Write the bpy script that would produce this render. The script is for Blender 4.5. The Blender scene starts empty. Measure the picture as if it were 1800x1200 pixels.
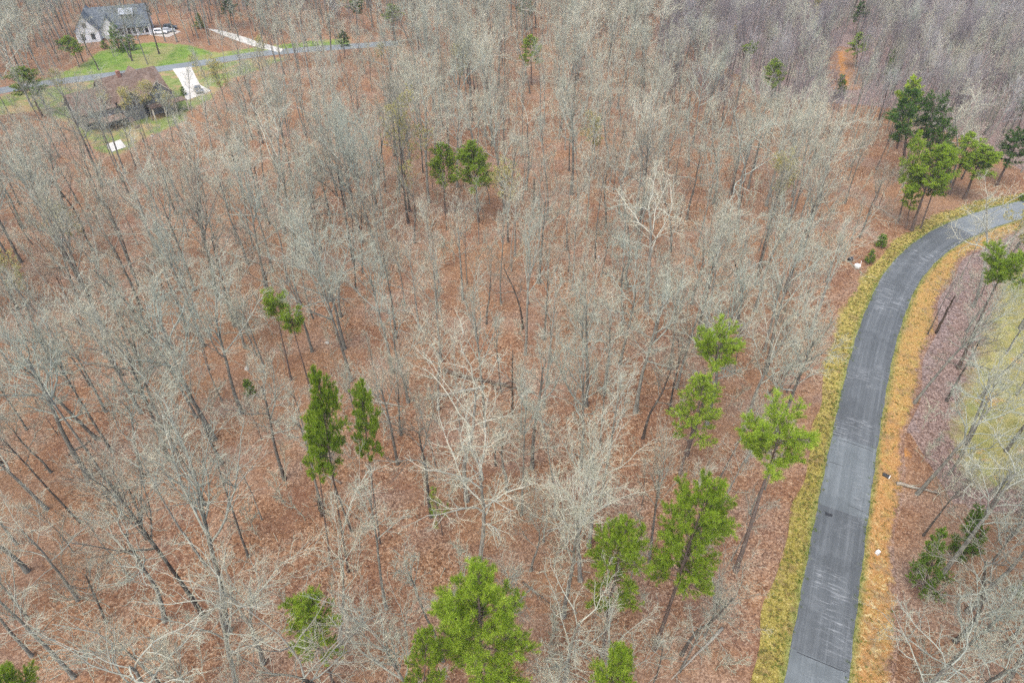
import bpy, bmesh, math, random
import numpy as np
from mathutils import Vector, Matrix, Euler

scene = bpy.context.scene
col = scene.collection
PI = math.pi
R = math.radians

# ------------------------------------------------------------------ camera, sky, sun, exposure
CAM_H = 70.0
PITCH = R(39.7)
F = 1200.0
cam_data = bpy.data.cameras.new("camera")
cam_data.sensor_width = 36.0
cam_data.lens = 24.0
cam_data.clip_start = 0.5
cam_data.clip_end = 20000.0
cam = bpy.data.objects.new("camera", cam_data)
cam.location = (0, 0, CAM_H)
cam.rotation_euler = (PI / 2 - PITCH, 0, 0)
col.objects.link(cam)
scene.camera = cam

SUN_EL, SUN_AZ = R(62), R(30)      # SUN_AZ: bearing the light travels towards, clockwise from +Y
world = bpy.data.worlds.new("World")
scene.world = world
world.use_nodes = True
wn = world.node_tree.nodes
bg = wn["Background"]
sky = wn.new("ShaderNodeTexSky")
sky.sky_type = 'NISHITA'
sky.sun_disc = False
sky.sun_elevation = SUN_EL
sky.sun_rotation = SUN_AZ + PI
sky.air_density = 1.0
sky.dust_density = 4.0
sky.ozone_density = 1.0
world.node_tree.links.new(sky.outputs[0], bg.inputs[0])
bg.inputs[1].default_value = 0.15
sun_data = bpy.data.lights.new("sun", 'SUN')
sun_data.energy = 0.95
sun_data.angle = R(50)
sun_data.color = (1.0, 0.96, 0.89)
sun = bpy.data.objects.new("sun", sun_data)
sun.rotation_euler = (PI / 2 - SUN_EL, 0, -SUN_AZ)
col.objects.link(sun)

scene.view_settings.view_transform = 'Standard'
scene.view_settings.look = 'None'
scene.view_settings.gamma = 1.0
scene.view_settings.use_curve_mapping = False
scene.view_settings.exposure = 1.29
scene.render.engine = 'CYCLES'
scene.cycles.max_bounces = 5
scene.cycles.diffuse_bounces = 3
scene.cycles.use_denoising = False

# ------------------------------------------------------------------ geometry of the view
CP, SP = math.cos(PITCH), math.sin(PITCH)

def at(px, py, z=0.0):
    """the point at height z on the line of sight through photo pixel (px, py)"""
    u = (px - 900.0) / F
    v = (600.0 - py) / F
    d = (u, CP + v * SP, -SP + v * CP)
    t = (z - CAM_H) / d[2]
    return Vector((d[0] * t, d[1] * t, z))

def pix(x, y, z=0.0):
    zz = y * CP - (z - CAM_H) * SP
    yy = y * SP + (z - CAM_H) * CP
    if zz < 1:
        return (-9999, 9999, zz)
    return (900 + F * x / zz, 600 - F * yy / zz, zz)

def height_from(bx, by, ty):
    """height of an upright thing with its base on pixel row by and its top on row ty"""
    b = at(bx, by)
    Z = b.y * CP + CAM_H * SP
    Y = -(b.y * SP - CAM_H * CP)
    v = (ty - 600.0) / F
    return (Y - v * Z) / (CP - v * SP)

# ------------------------------------------------------------------ object helpers
def mesh_np(name, V, faces, mats):
    """faces: list of (array of n x k indices, material index)"""
    me = bpy.data.meshes.new(name)
    V = np.asarray(V, dtype=np.float32)
    me.vertices.add(len(V))
    me.vertices.foreach_set("co", V.ravel())
    nl = sum(f.size for f, m in faces)
    npoly = sum(len(f) for f, m in faces)
    me.loops.add(nl)
    me.polygons.add(npoly)
    loops = np.concatenate([f.ravel() for f, m in faces]).astype(np.int32)
    tot = np.concatenate([np.full(len(f), f.shape[1], np.int32) for f, m in faces])
    start = np.concatenate([[0], np.cumsum(tot)[:-1]]).astype(np.int32)
    mi = np.concatenate([np.full(len(f), m, np.int32) for f, m in faces])
    me.loops.foreach_set("vertex_index", loops)
    me.polygons.foreach_set("loop_start", start)
    me.polygons.foreach_set("loop_total", tot)
    me.polygons.foreach_set("material_index", mi)
    for m in mats:
        me.materials.append(m)
    me.update(calc_edges=True)
    return me

def link(name, me, parent=None, loc=None):
    o = bpy.data.objects.new(name, me)
    col.objects.link(o)
    if parent is not None:
        o.parent = parent
    if loc is not None:
        o.location = loc
    return o

def tag(o, label=None, cat=None, group=None, kind=None):
    if label: o["label"] = label
    if cat: o["category"] = cat
    if group: o["group"] = group
    if kind: o["kind"] = kind
    return o

def thing(name, label, cat, loc=(0, 0, 0), rz=0.0, group=None):
    o = bpy.data.objects.new(name, None)
    o.empty_display_size = 0.3
    col.objects.link(o)
    o.location = loc
    o.rotation_euler = (0, 0, rz)
    return tag(o, label, cat, group)

class MB:
    """collects simple solids and builds them as one mesh"""
    def __init__(self):
        self.v, self.f = [], []
    def add(self, vs, fs):
        n = len(self.v)
        self.v += [tuple(p) for p in vs]
        self.f += [tuple(i + n for i in f) for f in fs]
        return self
    def box(self, x0, x1, y0, y1, z0, z1, M=None):
        vs = [(x, y, z) for z in (z0, z1) for y in (y0, y1) for x in (x0, x1)]
        if M is not None:
            vs = [M @ Vector(p) for p in vs]
        return self.add(vs, [(0, 2, 3, 1), (4, 5, 7, 6), (0, 1, 5, 4), (2, 6, 7, 3), (0, 4, 6, 2), (1, 3, 7, 5)])
    def prism(self, poly, z0, z1):
        n = len(poly)
        vs = [(p[0], p[1], z0) for p in poly] + [(p[0], p[1], z1) for p in poly]
        fs = [tuple(reversed(range(n))), tuple(range(n, 2 * n))]
        fs += [(i, (i + 1) % n, n + (i + 1) % n, n + i) for i in range(n)]
        return self.add(vs, fs)
    def tube(self, pts, rad, k=8, cap=True):
        pts = [Vector(p) for p in pts]
        if not hasattr(rad, '__len__'):
            rad = [rad] * len(pts)
        n0 = len(self.v)
        t0 = (pts[-1] - pts[0]).normalized()
        ref = Vector((1, 0, 0)) if abs(t0.z) > 0.8 else Vector((0, 0, 1))
        for i, p in enumerate(pts):
            t = (pts[min(i + 1, len(pts) - 1)] - pts[max(i - 1, 0)]).normalized()
            a = t.cross(ref).normalized()
            b = t.cross(a)
            for j in range(k):
                an = 2 * PI * j / k
                self.v.append(tuple(p + (a * math.cos(an) + b * math.sin(an)) * rad[i]))
        for i in range(len(pts) - 1):
            for j in range(k):
                self.f.append((n0 + i * k + j, n0 + i * k + (j + 1) % k, n0 + (i + 1) * k + (j + 1) % k, n0 + (i + 1) * k + j))
        if cap:
            self.f.append(tuple(n0 + j for j in reversed(range(k))))
            self.f.append(tuple(n0 + (len(pts) - 1) * k + j for j in range(k)))
        return self
    def build(self, name, mat, parent=None, smooth=False, loc=None):
        me = bpy.data.meshes.new(name)
        me.from_pydata(self.v, [], self.f)
        me.materials.append(mat)
        if smooth:
            me.polygons.foreach_set("use_smooth", [True] * len(me.polygons))
        me.update()
        return link(name, me, parent, loc)

# ------------------------------------------------------------------ materials
class NT:
    def __init__(self, name, rough=0.9, spec=0.2):
        self.m = bpy.data.materials.new(name)
        self.m.use_nodes = True
        self.t = self.m.node_tree
        self.b = self.t.nodes["Principled BSDF"]
        self.b.inputs["Roughness"].default_value = rough
        self.b.inputs["Specular IOR Level"].default_value = spec
        self._co = None
    def n(self, t, **kw):
        x = self.t.nodes.new(t)
        for k, v in kw.items():
            setattr(x, k, v)
        return x
    def put(self, sock, val):
        if isinstance(val, bpy.types.NodeSocket):
            self.t.links.new(val, sock)
        elif isinstance(val, (tuple, list)) and len(val) == 3 and sock.type == 'RGBA':
            sock.default_value = (*val, 1)
        else:
            sock.default_value = val
    def co(self):
        if self._co is None:
            self._co = self.n("ShaderNodeTexCoord").outputs["Object"]
        return self._co
    def scaled(self, s, co=None):
        x = self.n("ShaderNodeMapping")
        x.inputs["Scale"].default_value = s
        self.put(x.inputs["Vector"], co or self.co())
        return x.outputs[0]
    def noise(self, scale, detail=3, rough=0.55, co=None, col=False):
        x = self.n("ShaderNodeTexNoise")
        self.put(x.inputs["Vector"], co or self.co())
        x.inputs["Scale"].default_value = scale
        x.inputs["Detail"].default_value = detail
        x.inputs["Roughness"].default_value = rough
        return x.outputs["Color" if col else "Fac"]
    def voro(self, scale, co=None, out="Color"):
        x = self.n("ShaderNodeTexVoronoi")
        self.put(x.inputs["Vector"], co or self.co())
        x.inputs["Scale"].default_value = scale
        return x.outputs[out]
    def ramp(self, fac, stops, smooth=False):
        x = self.n("ShaderNodeValToRGB")
        r = x.color_ramp
        if smooth: r.interpolation = 'EASE'
        while len(r.elements) < len(stops):
            r.elements.new(0.5)
        for e, (p, c) in zip(r.elements, stops):
            e.position = p
            e.color = (c, c, c, 1) if not isinstance(c, tuple) else (*c, 1)
        self.put(x.inputs[0], fac)
        return x.outputs[0]
    def mix(self, fac, a, b, mode='MIX'):
        x = self.n("ShaderNodeMix", data_type='RGBA', blend_type=mode)
        self.put(x.inputs[0], fac)
        self.put(x.inputs[6], a)
        self.put(x.inputs[7], b)
        return x.outputs[2]
    def math(self, op, a, b=0.0, clamp=False):
        x = self.n("ShaderNodeMath", operation=op, use_clamp=clamp)
        self.put(x.inputs[0], a)
        self.put(x.inputs[1], b)
        return x.outputs[0]
    def attr(self, name):
        x = self.n("ShaderNodeAttribute", attribute_name=name)
        return x.outputs["Fac"]
    def sep(self, v, i):
        x = self.n("ShaderNodeSeparateXYZ")
        self.put(x.inputs[0], v)
        return x.outputs[i]
    def bump(self, h, dist=0.05, strength=0.6):
        x = self.n("ShaderNodeBump")
        x.inputs["Distance"].default_value = dist
        x.inputs["Strength"].default_value = strength
        self.put(x.inputs["Height"], h)
        self.t.links.new(x.outputs[0], self.b.inputs["Normal"])
    def color(self, c):
        self.put(self.b.inputs["Base Color"], c)
        return self.m

def plain(name, c, rough=0.7, var=0.12, scale=2.0, spec=0.3, metal=0.0):
    m = NT(name, rough, spec)
    m.b.inputs["Metallic"].default_value = metal
    n = m.noise(scale, 4)
    lo = tuple(x * (1 - var) for x in c)
    hi = tuple(min(1, x * (1 + var)) for x in c)
    return m.color(m.ramp(n, [(0.3, lo), (0.7, hi)]))

def litter(m, grey=0.0):
    """oak leaf litter: single leaves, drifts and bare patches"""
    leaf = m.sep(m.voro(5.5), 0)
    c = m.ramp(leaf, [(0.0, (0.045, 0.023, 0.013)), (0.22, (0.135, 0.068, 0.033)), (0.5, (0.222, 0.116, 0.057)),
                      (0.78, (0.305, 0.178, 0.096)), (1.0, (0.48, 0.345, 0.225))])
    big = m.sep(m.voro(2.1), 1)
    c = m.mix(0.35, c, m.ramp(big, [(0.0, (0.080, 0.039, 0.023)), (0.5, (0.205, 0.106, 0.057)), (1.0, (0.33, 0.20, 0.12))]))
    drift = m.noise(0.16, 5, 0.6)
    c = m.mix(m.ramp(drift, [(0.42, 0.0), (0.68, 0.55)]), c, (0.15, 0.068, 0.042))
    wide = m.noise(0.035, 4, 0.6)
    c = m.mix(m.ramp(wide, [(0.46, 0.0), (0.66, 0.55)]), c, (0.26, 0.155, 0.085))
    pale = m.noise(0.075, 5, 0.65, m.scaled((1, 1.4, 1)))
    c = m.mix(m.ramp(pale, [(0.47, 0.0), (0.66, 0.6)]), c, m.ramp(leaf, [(0, (0.14, 0.095, 0.07)), (1, (0.38, 0.285, 0.215))]))
    damp = m.noise(0.5, 6, 0.75)
    c = m.mix(m.ramp(damp, [(0.58, 0.0), (0.74, 0.75)]), c, (0.07, 0.036, 0.024))
    if grey:
        c = m.mix(grey, c, m.ramp(leaf, [(0, (0.085, 0.058, 0.05)), (0.5, (0.185, 0.138, 0.122)), (1, (0.34, 0.265, 0.24))]))
    return c, leaf

def grass_col(m, lo, mid, hi):
    a = m.noise(3.5, 5, 0.7)
    b = m.noise(0.45, 4, 0.6)
    f = m.math('ADD', m.math('MULTIPLY', a, 0.55), m.math('MULTIPLY', b, 0.45))
    return m.ramp(f, [(0.36, lo), (0.5, mid), (0.64, hi)]), a

m = NT("leaf_litter", 0.95, 0.1)
c, leaf = litter(m)
m.bump(m.math('ADD', leaf, m.noise(1.2, 4)), 0.10, 0.7)
MAT_LITTER = m.color(c)

def zone_mat(name, cfun, grey=0.0, soft=0.55):
    """a ground cover that breaks up into leaf litter along its edge ('edge' = metres inside the outline)"""
    m = NT(name, 0.95, 0.1)
    base, leaf = litter(m, grey)
    cov, h = cfun(m)
    e = m.math('ADD', m.attr("edge"), m.math('MULTIPLY', m.math('SUBTRACT', m.noise(0.55, 6, 0.7), 0.5), 7.0))
    f = m.ramp(m.math('MULTIPLY', e, soft), [(0.0, 0.0), (0.6, 1.0)])
    m.bump(h, 0.08, 0.5)
    return m.color(m.mix(f, base, cov))

def lawn_c(m):
    c, a = grass_col(m, (0.06, 0.095, 0.018), (0.115, 0.195, 0.03), (0.22, 0.27, 0.065))
    p = m.noise(0.09, 4, 0.6)
    c = m.mix(m.ramp(p, [(0.45, 0.0), (0.62, 0.8)]), c, (0.25, 0.225, 0.095))
    return c, a
def yard_c(m):
    c, a = grass_col(m, (0.075, 0.105, 0.03), (0.14, 0.185, 0.05), (0.25, 0.265, 0.105))
    p = m.noise(0.13, 5, 0.65)
    c = m.mix(m.ramp(p, [(0.46, 0.0), (0.58, 0.85)]), c, (0.29, 0.20, 0.11))
    return c, a
def meadow_c(m):
    c, a = grass_col(m, (0.15, 0.14, 0.045), (0.265, 0.245, 0.08), (0.39, 0.36, 0.16))
    p = m.noise(0.12, 4, 0.6)
    c = m.mix(m.ramp(p, [(0.5, 0.0), (0.66, 0.8)]), c, (0.18, 0.215, 0.065))
    q = m.noise(0.21, 4, 0.6, m.scaled((1, 1.3, 1)))
    c = m.mix(m.ramp(m.noise(0.9, 6, 0.75), [(0.5, 0.0), (0.68, 0.7)]), c, (0.33, 0.255, 0.10))
    c = m.mix(m.ramp(q, [(0.60, 0.0), (0.68, 0.7)]), c, (0.48, 0.27, 0.11))
    return c, a
def clay_c(m):
    a = m.noise(2.2, 5, 0.7)
    return m.ramp(a, [(0.3, (0.25, 0.105, 0.028)), (0.55, (0.37, 0.175, 0.05)), (0.75, (0.43, 0.26, 0.12))]), a
def mauve_c(m):
    b, leaf = litter(m, 0.9)
    return b, leaf
MAT_LAWN = zone_mat("lawn_grass", lawn_c)
MAT_YARD = zone_mat("yard_grass", yard_c)
MAT_MEADOW = zone_mat("meadow_grass", meadow_c, 0.7, 0.25)
MAT_CLAY = zone_mat("bare_clay", clay_c)
MAT_MAUVE = zone_mat("weathered_litter", mauve_c)

# asphalt with wheel tracks, scuffs and seams ('across' -1..1, 'along' metres)
def asphalt(name, base, light, scuff):
    m = NT(name, 0.85, 0.25)
    ac, al = m.attr("across"), m.attr("along")
    cv = m.n("ShaderNodeCombineXYZ")
    m.put(cv.inputs[0], m.math('MULTIPLY', ac, 2.9)); m.put(cv.inputs[1], al)
    cv = cv.outputs[0]
    streak = m.noise(1.0, 5, 0.65, m.scaled((2.2, 0.045, 1), cv))
    c = m.ramp(streak, [(0.3, tuple(x * 0.80 for x in base)), (0.5, base), (0.72, light)])
    wheel = m.math('ABSOLUTE', m.math('SUBTRACT', m.math('ABSOLUTE', ac), 0.45))
    c = m.mix(m.ramp(wheel, [(0.0, 0.32), (0.22, 0.0)]), c, light)
    patch = m.noise(0.16, 5, 0.65, cv)
    c = m.mix(m.ramp(patch, [(0.38, 0.6), (0.52, 0.0)]), c, tuple(x * 0.68 for x in base))
    c = m.mix(m.ramp(m.noise(0.33, 5, 0.7, cv), [(0.54, 0.0), (0.72, 0.6)]), c, light)
    cr = m.n("ShaderNodeTexVoronoi", feature='DISTANCE_TO_EDGE')
    m.put(cr.inputs["Vector"], m.scaled((0.30, 0.13, 1), cv)); cr.inputs["Scale"].default_value = 1.0
    wob = m.math('ADD', cr.outputs["Distance"], m.math('MULTIPLY', m.noise(1.3, 3, 0.6, cv), 0.05))
    c = m.mix(m.ramp(wob, [(0.022, 0.3), (0.03, 0.0)]), c, (0.03, 0.033, 0.036))
    grain = m.noise(9.0, 3, 0.7, cv)
    c = m.mix(m.math('MULTIPLY', grain, 0.35), c, tuple(x * 1.35 for x in base))
    # pale drag scuffs lying across the road
    sc = m.noise(1.0, 5, 0.75, m.scaled((0.45, 4.2, 1), cv))
    zone = m.noise(0.075, 2, 0.5, m.scaled((1.6, 1.0, 1), cv))
    k = m.math('MULTIPLY', m.ramp(sc, [(0.52, 0.0), (0.68, 1.0)]), m.ramp(zone, [(0.49, 0.0), (0.57, 1.0)]))
    c = m.mix(m.math('MULTIPLY', k, scuff), c, (0.33, 0.35, 0.36))
    edge = m.math('ADD', m.math('ABSOLUTE', ac), m.math('MULTIPLY', m.noise(0.9, 4, 0.7, cv), 0.12))
    c = m.mix(m.ramp(edge, [(1.0, 0.0), (1.06, 0.6)]), c, (0.10, 0.085, 0.06))
    m.bump(grain, 0.01, 0.15)
    return m.color(c)
MAT_ASPHALT = asphalt("asphalt", (0.078, 0.088, 0.094), (0.145, 0.160, 0.168), 0.85)
MAT_ASPHALT_PALE = asphalt("asphalt_patch", (0.108, 0.125, 0.132), (0.160, 0.180, 0.188), 0.7)
MAT_ASPHALT_FAR = asphalt("asphalt_old", (0.150, 0.170, 0.178), (0.20, 0.222, 0.23), 0.2)
MAT_TAR = plain("tar_seal", (0.03, 0.032, 0.035), 0.6, 0.2, 4)

def verge(name, left):
    m = NT(name, 0.95, 0.1)
    base, leaf = litter(m, 0.0 if left else 0.25)
    ac, al = m.attr("across"), m.attr("along")
    fine = m.noise(4.5, 5, 0.75)
    mid = m.noise(0.7, 5, 0.65)
    wide = m.noise(0.10, 3, 0.55)
    gold = m.ramp(fine, [(0.34, (0.14, 0.112, 0.026)), (0.5, (0.30, 0.24, 0.06)), (0.66, (0.46, 0.40, 0.16))])
    olive = m.ramp(fine, [(0.34, (0.070, 0.066, 0.010)), (0.5, (0.165, 0.145, 0.022)), (0.66, (0.27, 0.235, 0.06))])
    clay = m.ramp(fine, [(0.32, (0.20, 0.10, 0.034)), (0.5, (0.345, 0.182, 0.062)), (0.68, (0.45, 0.295, 0.135))])
    straw = m.ramp(fine, [(0.4, (0.34, 0.235, 0.075)), (0.62, (0.58, 0.49, 0.27))])
    if left:
        f = m.math('ADD', m.math('MULTIPLY', mid, 0.6), m.math('MULTIPLY', wide, 0.4))
        c = m.mix(m.ramp(f, [(0.50, 0.0), (0.66, 0.9)]), gold, olive)
        near = m.math('LESS_THAN', m.math('ADD', al, m.math('MULTIPLY', mid, 14.0)), 58.0)
        c = m.mix(m.math('MULTIPLY', near, 0.4), c, olive)
        c = m.mix(m.ramp(m.noise(1.6, 4, 0.7), [(0.60, 0.0), (0.70, 0.75)]), c, straw)
    else:
        far = m.ramp(m.math('MULTIPLY', m.math('ADD', al, m.math('MULTIPLY', wide, 30.0)), 0.01), [(0.66, 0.0), (0.80, 1.0)])
        near = m.ramp(m.math('MULTIPLY', m.math('ADD', al, m.math('MULTIPLY', wide, 20.0)), 0.01), [(0.36, 1.0), (0.46, 0.0)])
        c = m.mix(m.math('MULTIPLY', m.math('ADD', m.ramp(mid, [(0.50, 0.0), (0.64, 0.55)]), m.math('MULTIPLY', far, 0.3), True), 0.85), clay, gold)
        tuft = m.ramp(m.noise(1.1, 5, 0.75), [(0.52, 0.0), (0.60, 1.0)])
        c = m.mix(m.math('MULTIPLY', tuft, m.math('ADD', m.math('MULTIPLY', near, 0.75), 0.15)), c, straw)
    g = m.math('ADD', ac, m.math('MULTIPLY', m.math('SUBTRACT', mid, 0.5), 0.35))
    c = m.mix(m.ramp(g, [(0.05, 0.9), (0.24, 0.0)]), c, m.ramp(fine, [(0.35, (0.07, 0.085, 0.02)), (0.65, (0.25, 0.27, 0.09))]))
    c = m.mix(m.ramp(m.noise(0.38, 6, 0.74), [(0.52, 0.0), (0.64, 0.7)]), c, m.mix(0.5, base, (0.16, 0.13, 0.05)))
    e = m.math('ADD', ac, m.math('MULTIPLY', m.math('SUBTRACT', m.noise(0.5, 6, 0.72), 0.5), 1.1))
    c = m.mix(m.ramp(e, [(0.74, 0.0), (0.90, 1.0)]), c, base)
    m.bump(m.math('ADD', fine, mid), 0.12, 0.6)
    return m.color(c)
MAT_VERGE_L = verge("golden_verge", True)
MAT_VERGE_R = verge("clay_verge", False)

m = NT("concrete", 0.8, 0.2)
c = m.ramp(m.noise(0.6, 5, 0.6), [(0.3, (0.40, 0.39, 0.35)), (0.7, (0.54, 0.52, 0.47))])
MAT_CONCRETE = m.color(c)

def bark(name, tones, use_color, fissure=1.0, lichen=0.35):
    m = NT(name, 0.95, 0.1)
    oi = m.n("ShaderNodeObjectInfo")
    tone = m.sep(oi.outputs["Color"], 0) if use_color else oi.outputs["Random"]
    st = [(i / (len(tones) - 1), t) for i, t in enumerate(tones)]
    c = m.ramp(tone, st)
    n = m.noise(3.0, 5, 0.65, m.scaled((2.2, 2.2, 0.35)))
    c = m.mix(m.ramp(n, [(0.40, 0.55 * fissure), (0.60, 0.0)]), c, tuple(x * 0.35 for x in tones[0]))
    p = m.noise(0.9, 5, 0.65)
    c = m.mix(m.ramp(p, [(0.50, 0.0), (0.64, lichen)]), c, (0.42, 0.45, 0.38))
    return m.color(c)
TR = [(0.085, 0.07, 0.058), (0.16, 0.148, 0.125), (0.22, 0.215, 0.18), (0.27, 0.27, 0.23), (0.35, 0.34, 0.29)]
LM = [(0.16, 0.15, 0.125), (0.31, 0.315, 0.255), (0.30, 0.335, 0.285), (0.38, 0.385, 0.315), (0.49, 0.48, 0.385)]
TW = [(0.24, 0.22, 0.165), (0.42, 0.405, 0.30), (0.36, 0.39, 0.305), (0.47, 0.465, 0.345), (0.54, 0.525, 0.40)]
MAT_TRUNK, MAT_TRUNK_R = bark("trunk_bark", TR, True), bark("trunk_bark_far", TR, False)
MAT_LIMB, MAT_LIMB_R = bark("limb_bark", LM, True, 0.6), bark("limb_bark_far", LM, False, 0.6)
MAT_TWIG, MAT_TWIG_R = bark("twig_bark", TW, True, 0.3, 0.25), bark("twig_bark_far", TW, False, 0.3, 0.25)
MAT_THICKET = bark("thicket_stems", [(0.15, 0.125, 0.128), (0.22, 0.19, 0.192), (0.29, 0.265, 0.26), (0.38, 0.37, 0.355)], False, 0.3, 0.15)
MAT_DEAD = bark("dead_wood", [(0.06, 0.045, 0.035), (0.10, 0.075, 0.055)], True, 1.0, 0.0)
MAT_LOG = bark("log_bark", [(0.12, 0.085, 0.06), (0.20, 0.16, 0.12), (0.36, 0.33, 0.27)], True, 0.7, 0.3)
MAT_PINEBARK = bark("pine_bark", [(0.12, 0.085, 0.068), (0.19, 0.15, 0.125)], True, 1.0, 0.1)

def foliage(name, lo, mid, hi):
    m = NT(name, 0.65, 0.25)
    oi = m.n("ShaderNodeObjectInfo")
    n = m.noise(1.1, 4, 0.6)
    f = m.math('ADD', m.math('MULTIPLY', n, 0.85), m.math('MULTIPLY', m.sep(oi.outputs["Color"], 0), 0.15))
    c = m.ramp(f, [(0.32, lo), (0.52, mid), (0.72, hi)])
    t = m.n("ShaderNodeBsdfTranslucent")
    m.put(t.inputs[0], c)
    mx = m.n("ShaderNodeMixShader")
    mx.inputs[0].default_value = 0.38
    m.color(c)
    m.t.links.new(m.b.outputs[0], mx.inputs[1])
    m.t.links.new(t.outputs[0], mx.inputs[2])
    out = [x for x in m.t.nodes if x.type == 'OUTPUT_MATERIAL'][0]
    m.t.links.new(mx.outputs[0], out.inputs[0])
    return m.m
MAT_NEEDLE = foliage("pine_needles", (0.125, 0.205, 0.014), (0.265, 0.385, 0.030), (0.43, 0.55, 0.07))
MAT_NEEDLE_DARK = foliage("dark_pine_needles", (0.042, 0.10, 0.016), (0.080, 0.170, 0.024), (0.14, 0.24, 0.038))
MAT_CEDAR = foliage("cedar_sprays", (0.09, 0.18, 0.014), (0.17, 0.30, 0.024), (0.27, 0.40, 0.045))
MAT_BUDS = foliage("spring_buds", (0.38, 0.345, 0.11), (0.52, 0.475, 0.17), (0.62, 0.57, 0.25))
MAT_LIME = foliage("lime_leaves", (0.26, 0.36, 0.03), (0.40, 0.52, 0.05), (0.52, 0.62, 0.10))
MAT_BLADE = foliage("grass_blades", (0.16, 0.13, 0.03), (0.28, 0.23, 0.07), (0.44, 0.38, 0.17))
MAT_BLADE_G = foliage("green_blades", (0.08, 0.13, 0.02), (0.15, 0.23, 0.035), (0.27, 0.33, 0.08))

# ------------------------------------------------------------------ ground, roads, zones
NOISE_RNG = random.Random(3)

def grid_ground():
    s = 9000
    mb = MB()
    xs = [-s, -600, -200, 0, 200, 600, s]
    ys = [-s, -600, -200, 0, 200, 400, 800, s]
    vs = [(x, y, 0) for y in ys for x in xs]
    n = len(xs)
    fs = [(j * n + i, j * n + i + 1, (j + 1) * n + i + 1, (j + 1) * n + i) for j in range(len(ys) - 1) for i in range(n - 1)]
    mb.add(vs, fs)
    return tag(mb.build("ground", MAT_LITTER), "woodland ground under a russet layer of fallen oak leaves", kind="structure")
grid_ground()

def catmull(P, step=1.0):
    P = [Vector((p[0], p[1])) for p in P]
    P = [2 * P[0] - P[1]] + P + [2 * P[-1] - P[-2]]
    out = []
    for i in range(1, len(P) - 2):
        n = max(2, int((P[i + 1] - P[i]).length / step))
        for k in range(n):
            t = k / n
            a, b, c, d = P[i - 1], P[i], P[i + 1], P[i + 2]
            out.append(0.5 * ((2 * b) + (c - a) * t + (2 * a - 5 * b + 4 * c - d) * t * t + (3 * b - a - 3 * c + d) * t ** 3))
    out.append(P[-2])
    return out

def frame(line):
    N = []
    for i in range(len(line)):
        t = (line[min(i + 1, len(line) - 1)] - line[max(i - 1, 0)]).normalized()
        N.append(Vector((t.y, -t.x)))          # to the right of the way the line runs
    L = [0.0]
    for i in range(1, len(line)):
        L.append(L[-1] + (line[i] - line[i - 1]).length)
    return N, L

def strip(name, mat, line, offs, label, i0=0, i1=None, dz=0.0, inset=None):
    """offs: function (i, L) -> list of (offset, z, across)"""
    N, L = frame(line)
    i1 = len(line) if i1 is None else i1
    V, AC, AL = [], [], []
    for i in range(i0, i1):
        for o, z, a in offs(i, L[i]):
            p = line[i] + N[i] * o
            V.append((p.x, p.y, z + dz)); AC.append(a); AL.append(L[i])
    k = len(offs(i0, L[i0])); n = i1 - i0
    idx = np.array([[j * k + q, j * k + q + 1, (j + 1) * k + q + 1, (j + 1) * k + q] for j in range(n - 1) for q in range(k - 1)])
    me = mesh_np(name, V, [(idx, 0)], [mat])
    for nm, vals in (("across", AC), ("along", AL)):
        a = me.attributes.new(nm, 'FLOAT', 'POINT')
        a.data.foreach_set("value", np.array(vals, np.float32))
    o = link(name, me)
    return tag(o, label, kind="structure")

ROAD_PX = [(1398, 1420), (1434, 1200), (1484, 880), (1516, 700), (1539, 600), (1563, 532), (1586, 487), (1620, 448), (1658, 420), (1694, 402), (1735, 386), (1800, 368), (1880, 352)]
ROAD = catmull([at(*p) for p in ROAD_PX])
HW = 2.88
RN, RL = frame(ROAD)
def road_off(i, L):
    w = HW + 0.05 * math.sin(L * 0.9) + 0.04 * math.sin(L * 2.3 + 1)
    return [(-w, 0.10, -1.03), (-1.5, 0.135, -0.52), (0, 0.15, 0), (1.5, 0.135, 0.52), (w, 0.10, 1.03)]
strip("road", MAT_ASPHALT, ROAD, road_off, "grey asphalt lane curving away through the bare woods")

def road_index(px, py):
    p = at(px, py)
    return min(range(len(ROAD)), key=lambda i: (ROAD[i] - Vector((p.x, p.y))).length)

def verge_width(left):
    def w(i, L):
        if left:
            return 2.5 + 0.45 * math.sin(L * 0.11) + 0.3 * math.sin(L * 0.43)
        return 3.0 + 0.7 * math.sin(L * 0.085 + 1.2) + 0.45 * math.sin(L * 0.33)
    return w
def verge_off(left):
    w = verge_width(left)
    s = -1 if left else 1
    def f(i, L):
        W = w(i, L) + 1.2
        a = [(s * (HW - 0.12 + W * t), 0.085 * (1 - t) ** 1.5 + 0.012, t) for t in (0, 0.15, 0.35, 0.6, 0.8, 1.0)]
        return a[::-1] if left else a
    return f
strip("grass_verge", MAT_VERGE_L, ROAD, verge_off(True), "golden grass verge on the wooded side of the asphalt road")
strip("clay_verge", MAT_VERGE_R, ROAD, verge_off(False), "orange clay verge with straw tufts on the inner side of the curve")

# paler resurfaced lengths of the road, their tar seams and the small dark patch
def seg(name, py0, py1, mat, label, dz, lo=-HW + 0.06, hi=HW - 0.06):
    ia, ib = sorted((road_index(*py0), road_index(*py1)))
    def off(i, L):
        ks = [lo + (hi - lo) * t for t in (0, .25, .5, .75, 1)]
        return [(o, 0.15 - 0.05 * (abs(o) / HW) ** 1.5, o / HW) for o in ks]
    return strip(name, mat, ROAD, off, label, ia, ib + 1, dz)
seg("asphalt_patch", (1502, 780), (1478, 905), MAT_ASPHALT_PALE, "paler resurfaced length of road across its full width", 0.006)
seg("asphalt_patch", (1440, 1165), (1398, 1400), MAT_ASPHALT_PALE, "paler resurfaced length of road at the near end", 0.006)
seg("asphalt_patch", (1690, 404), (1870, 353), MAT_ASPHALT_FAR, "light grey older surface where the road leaves the curve", 0.006)

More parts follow.
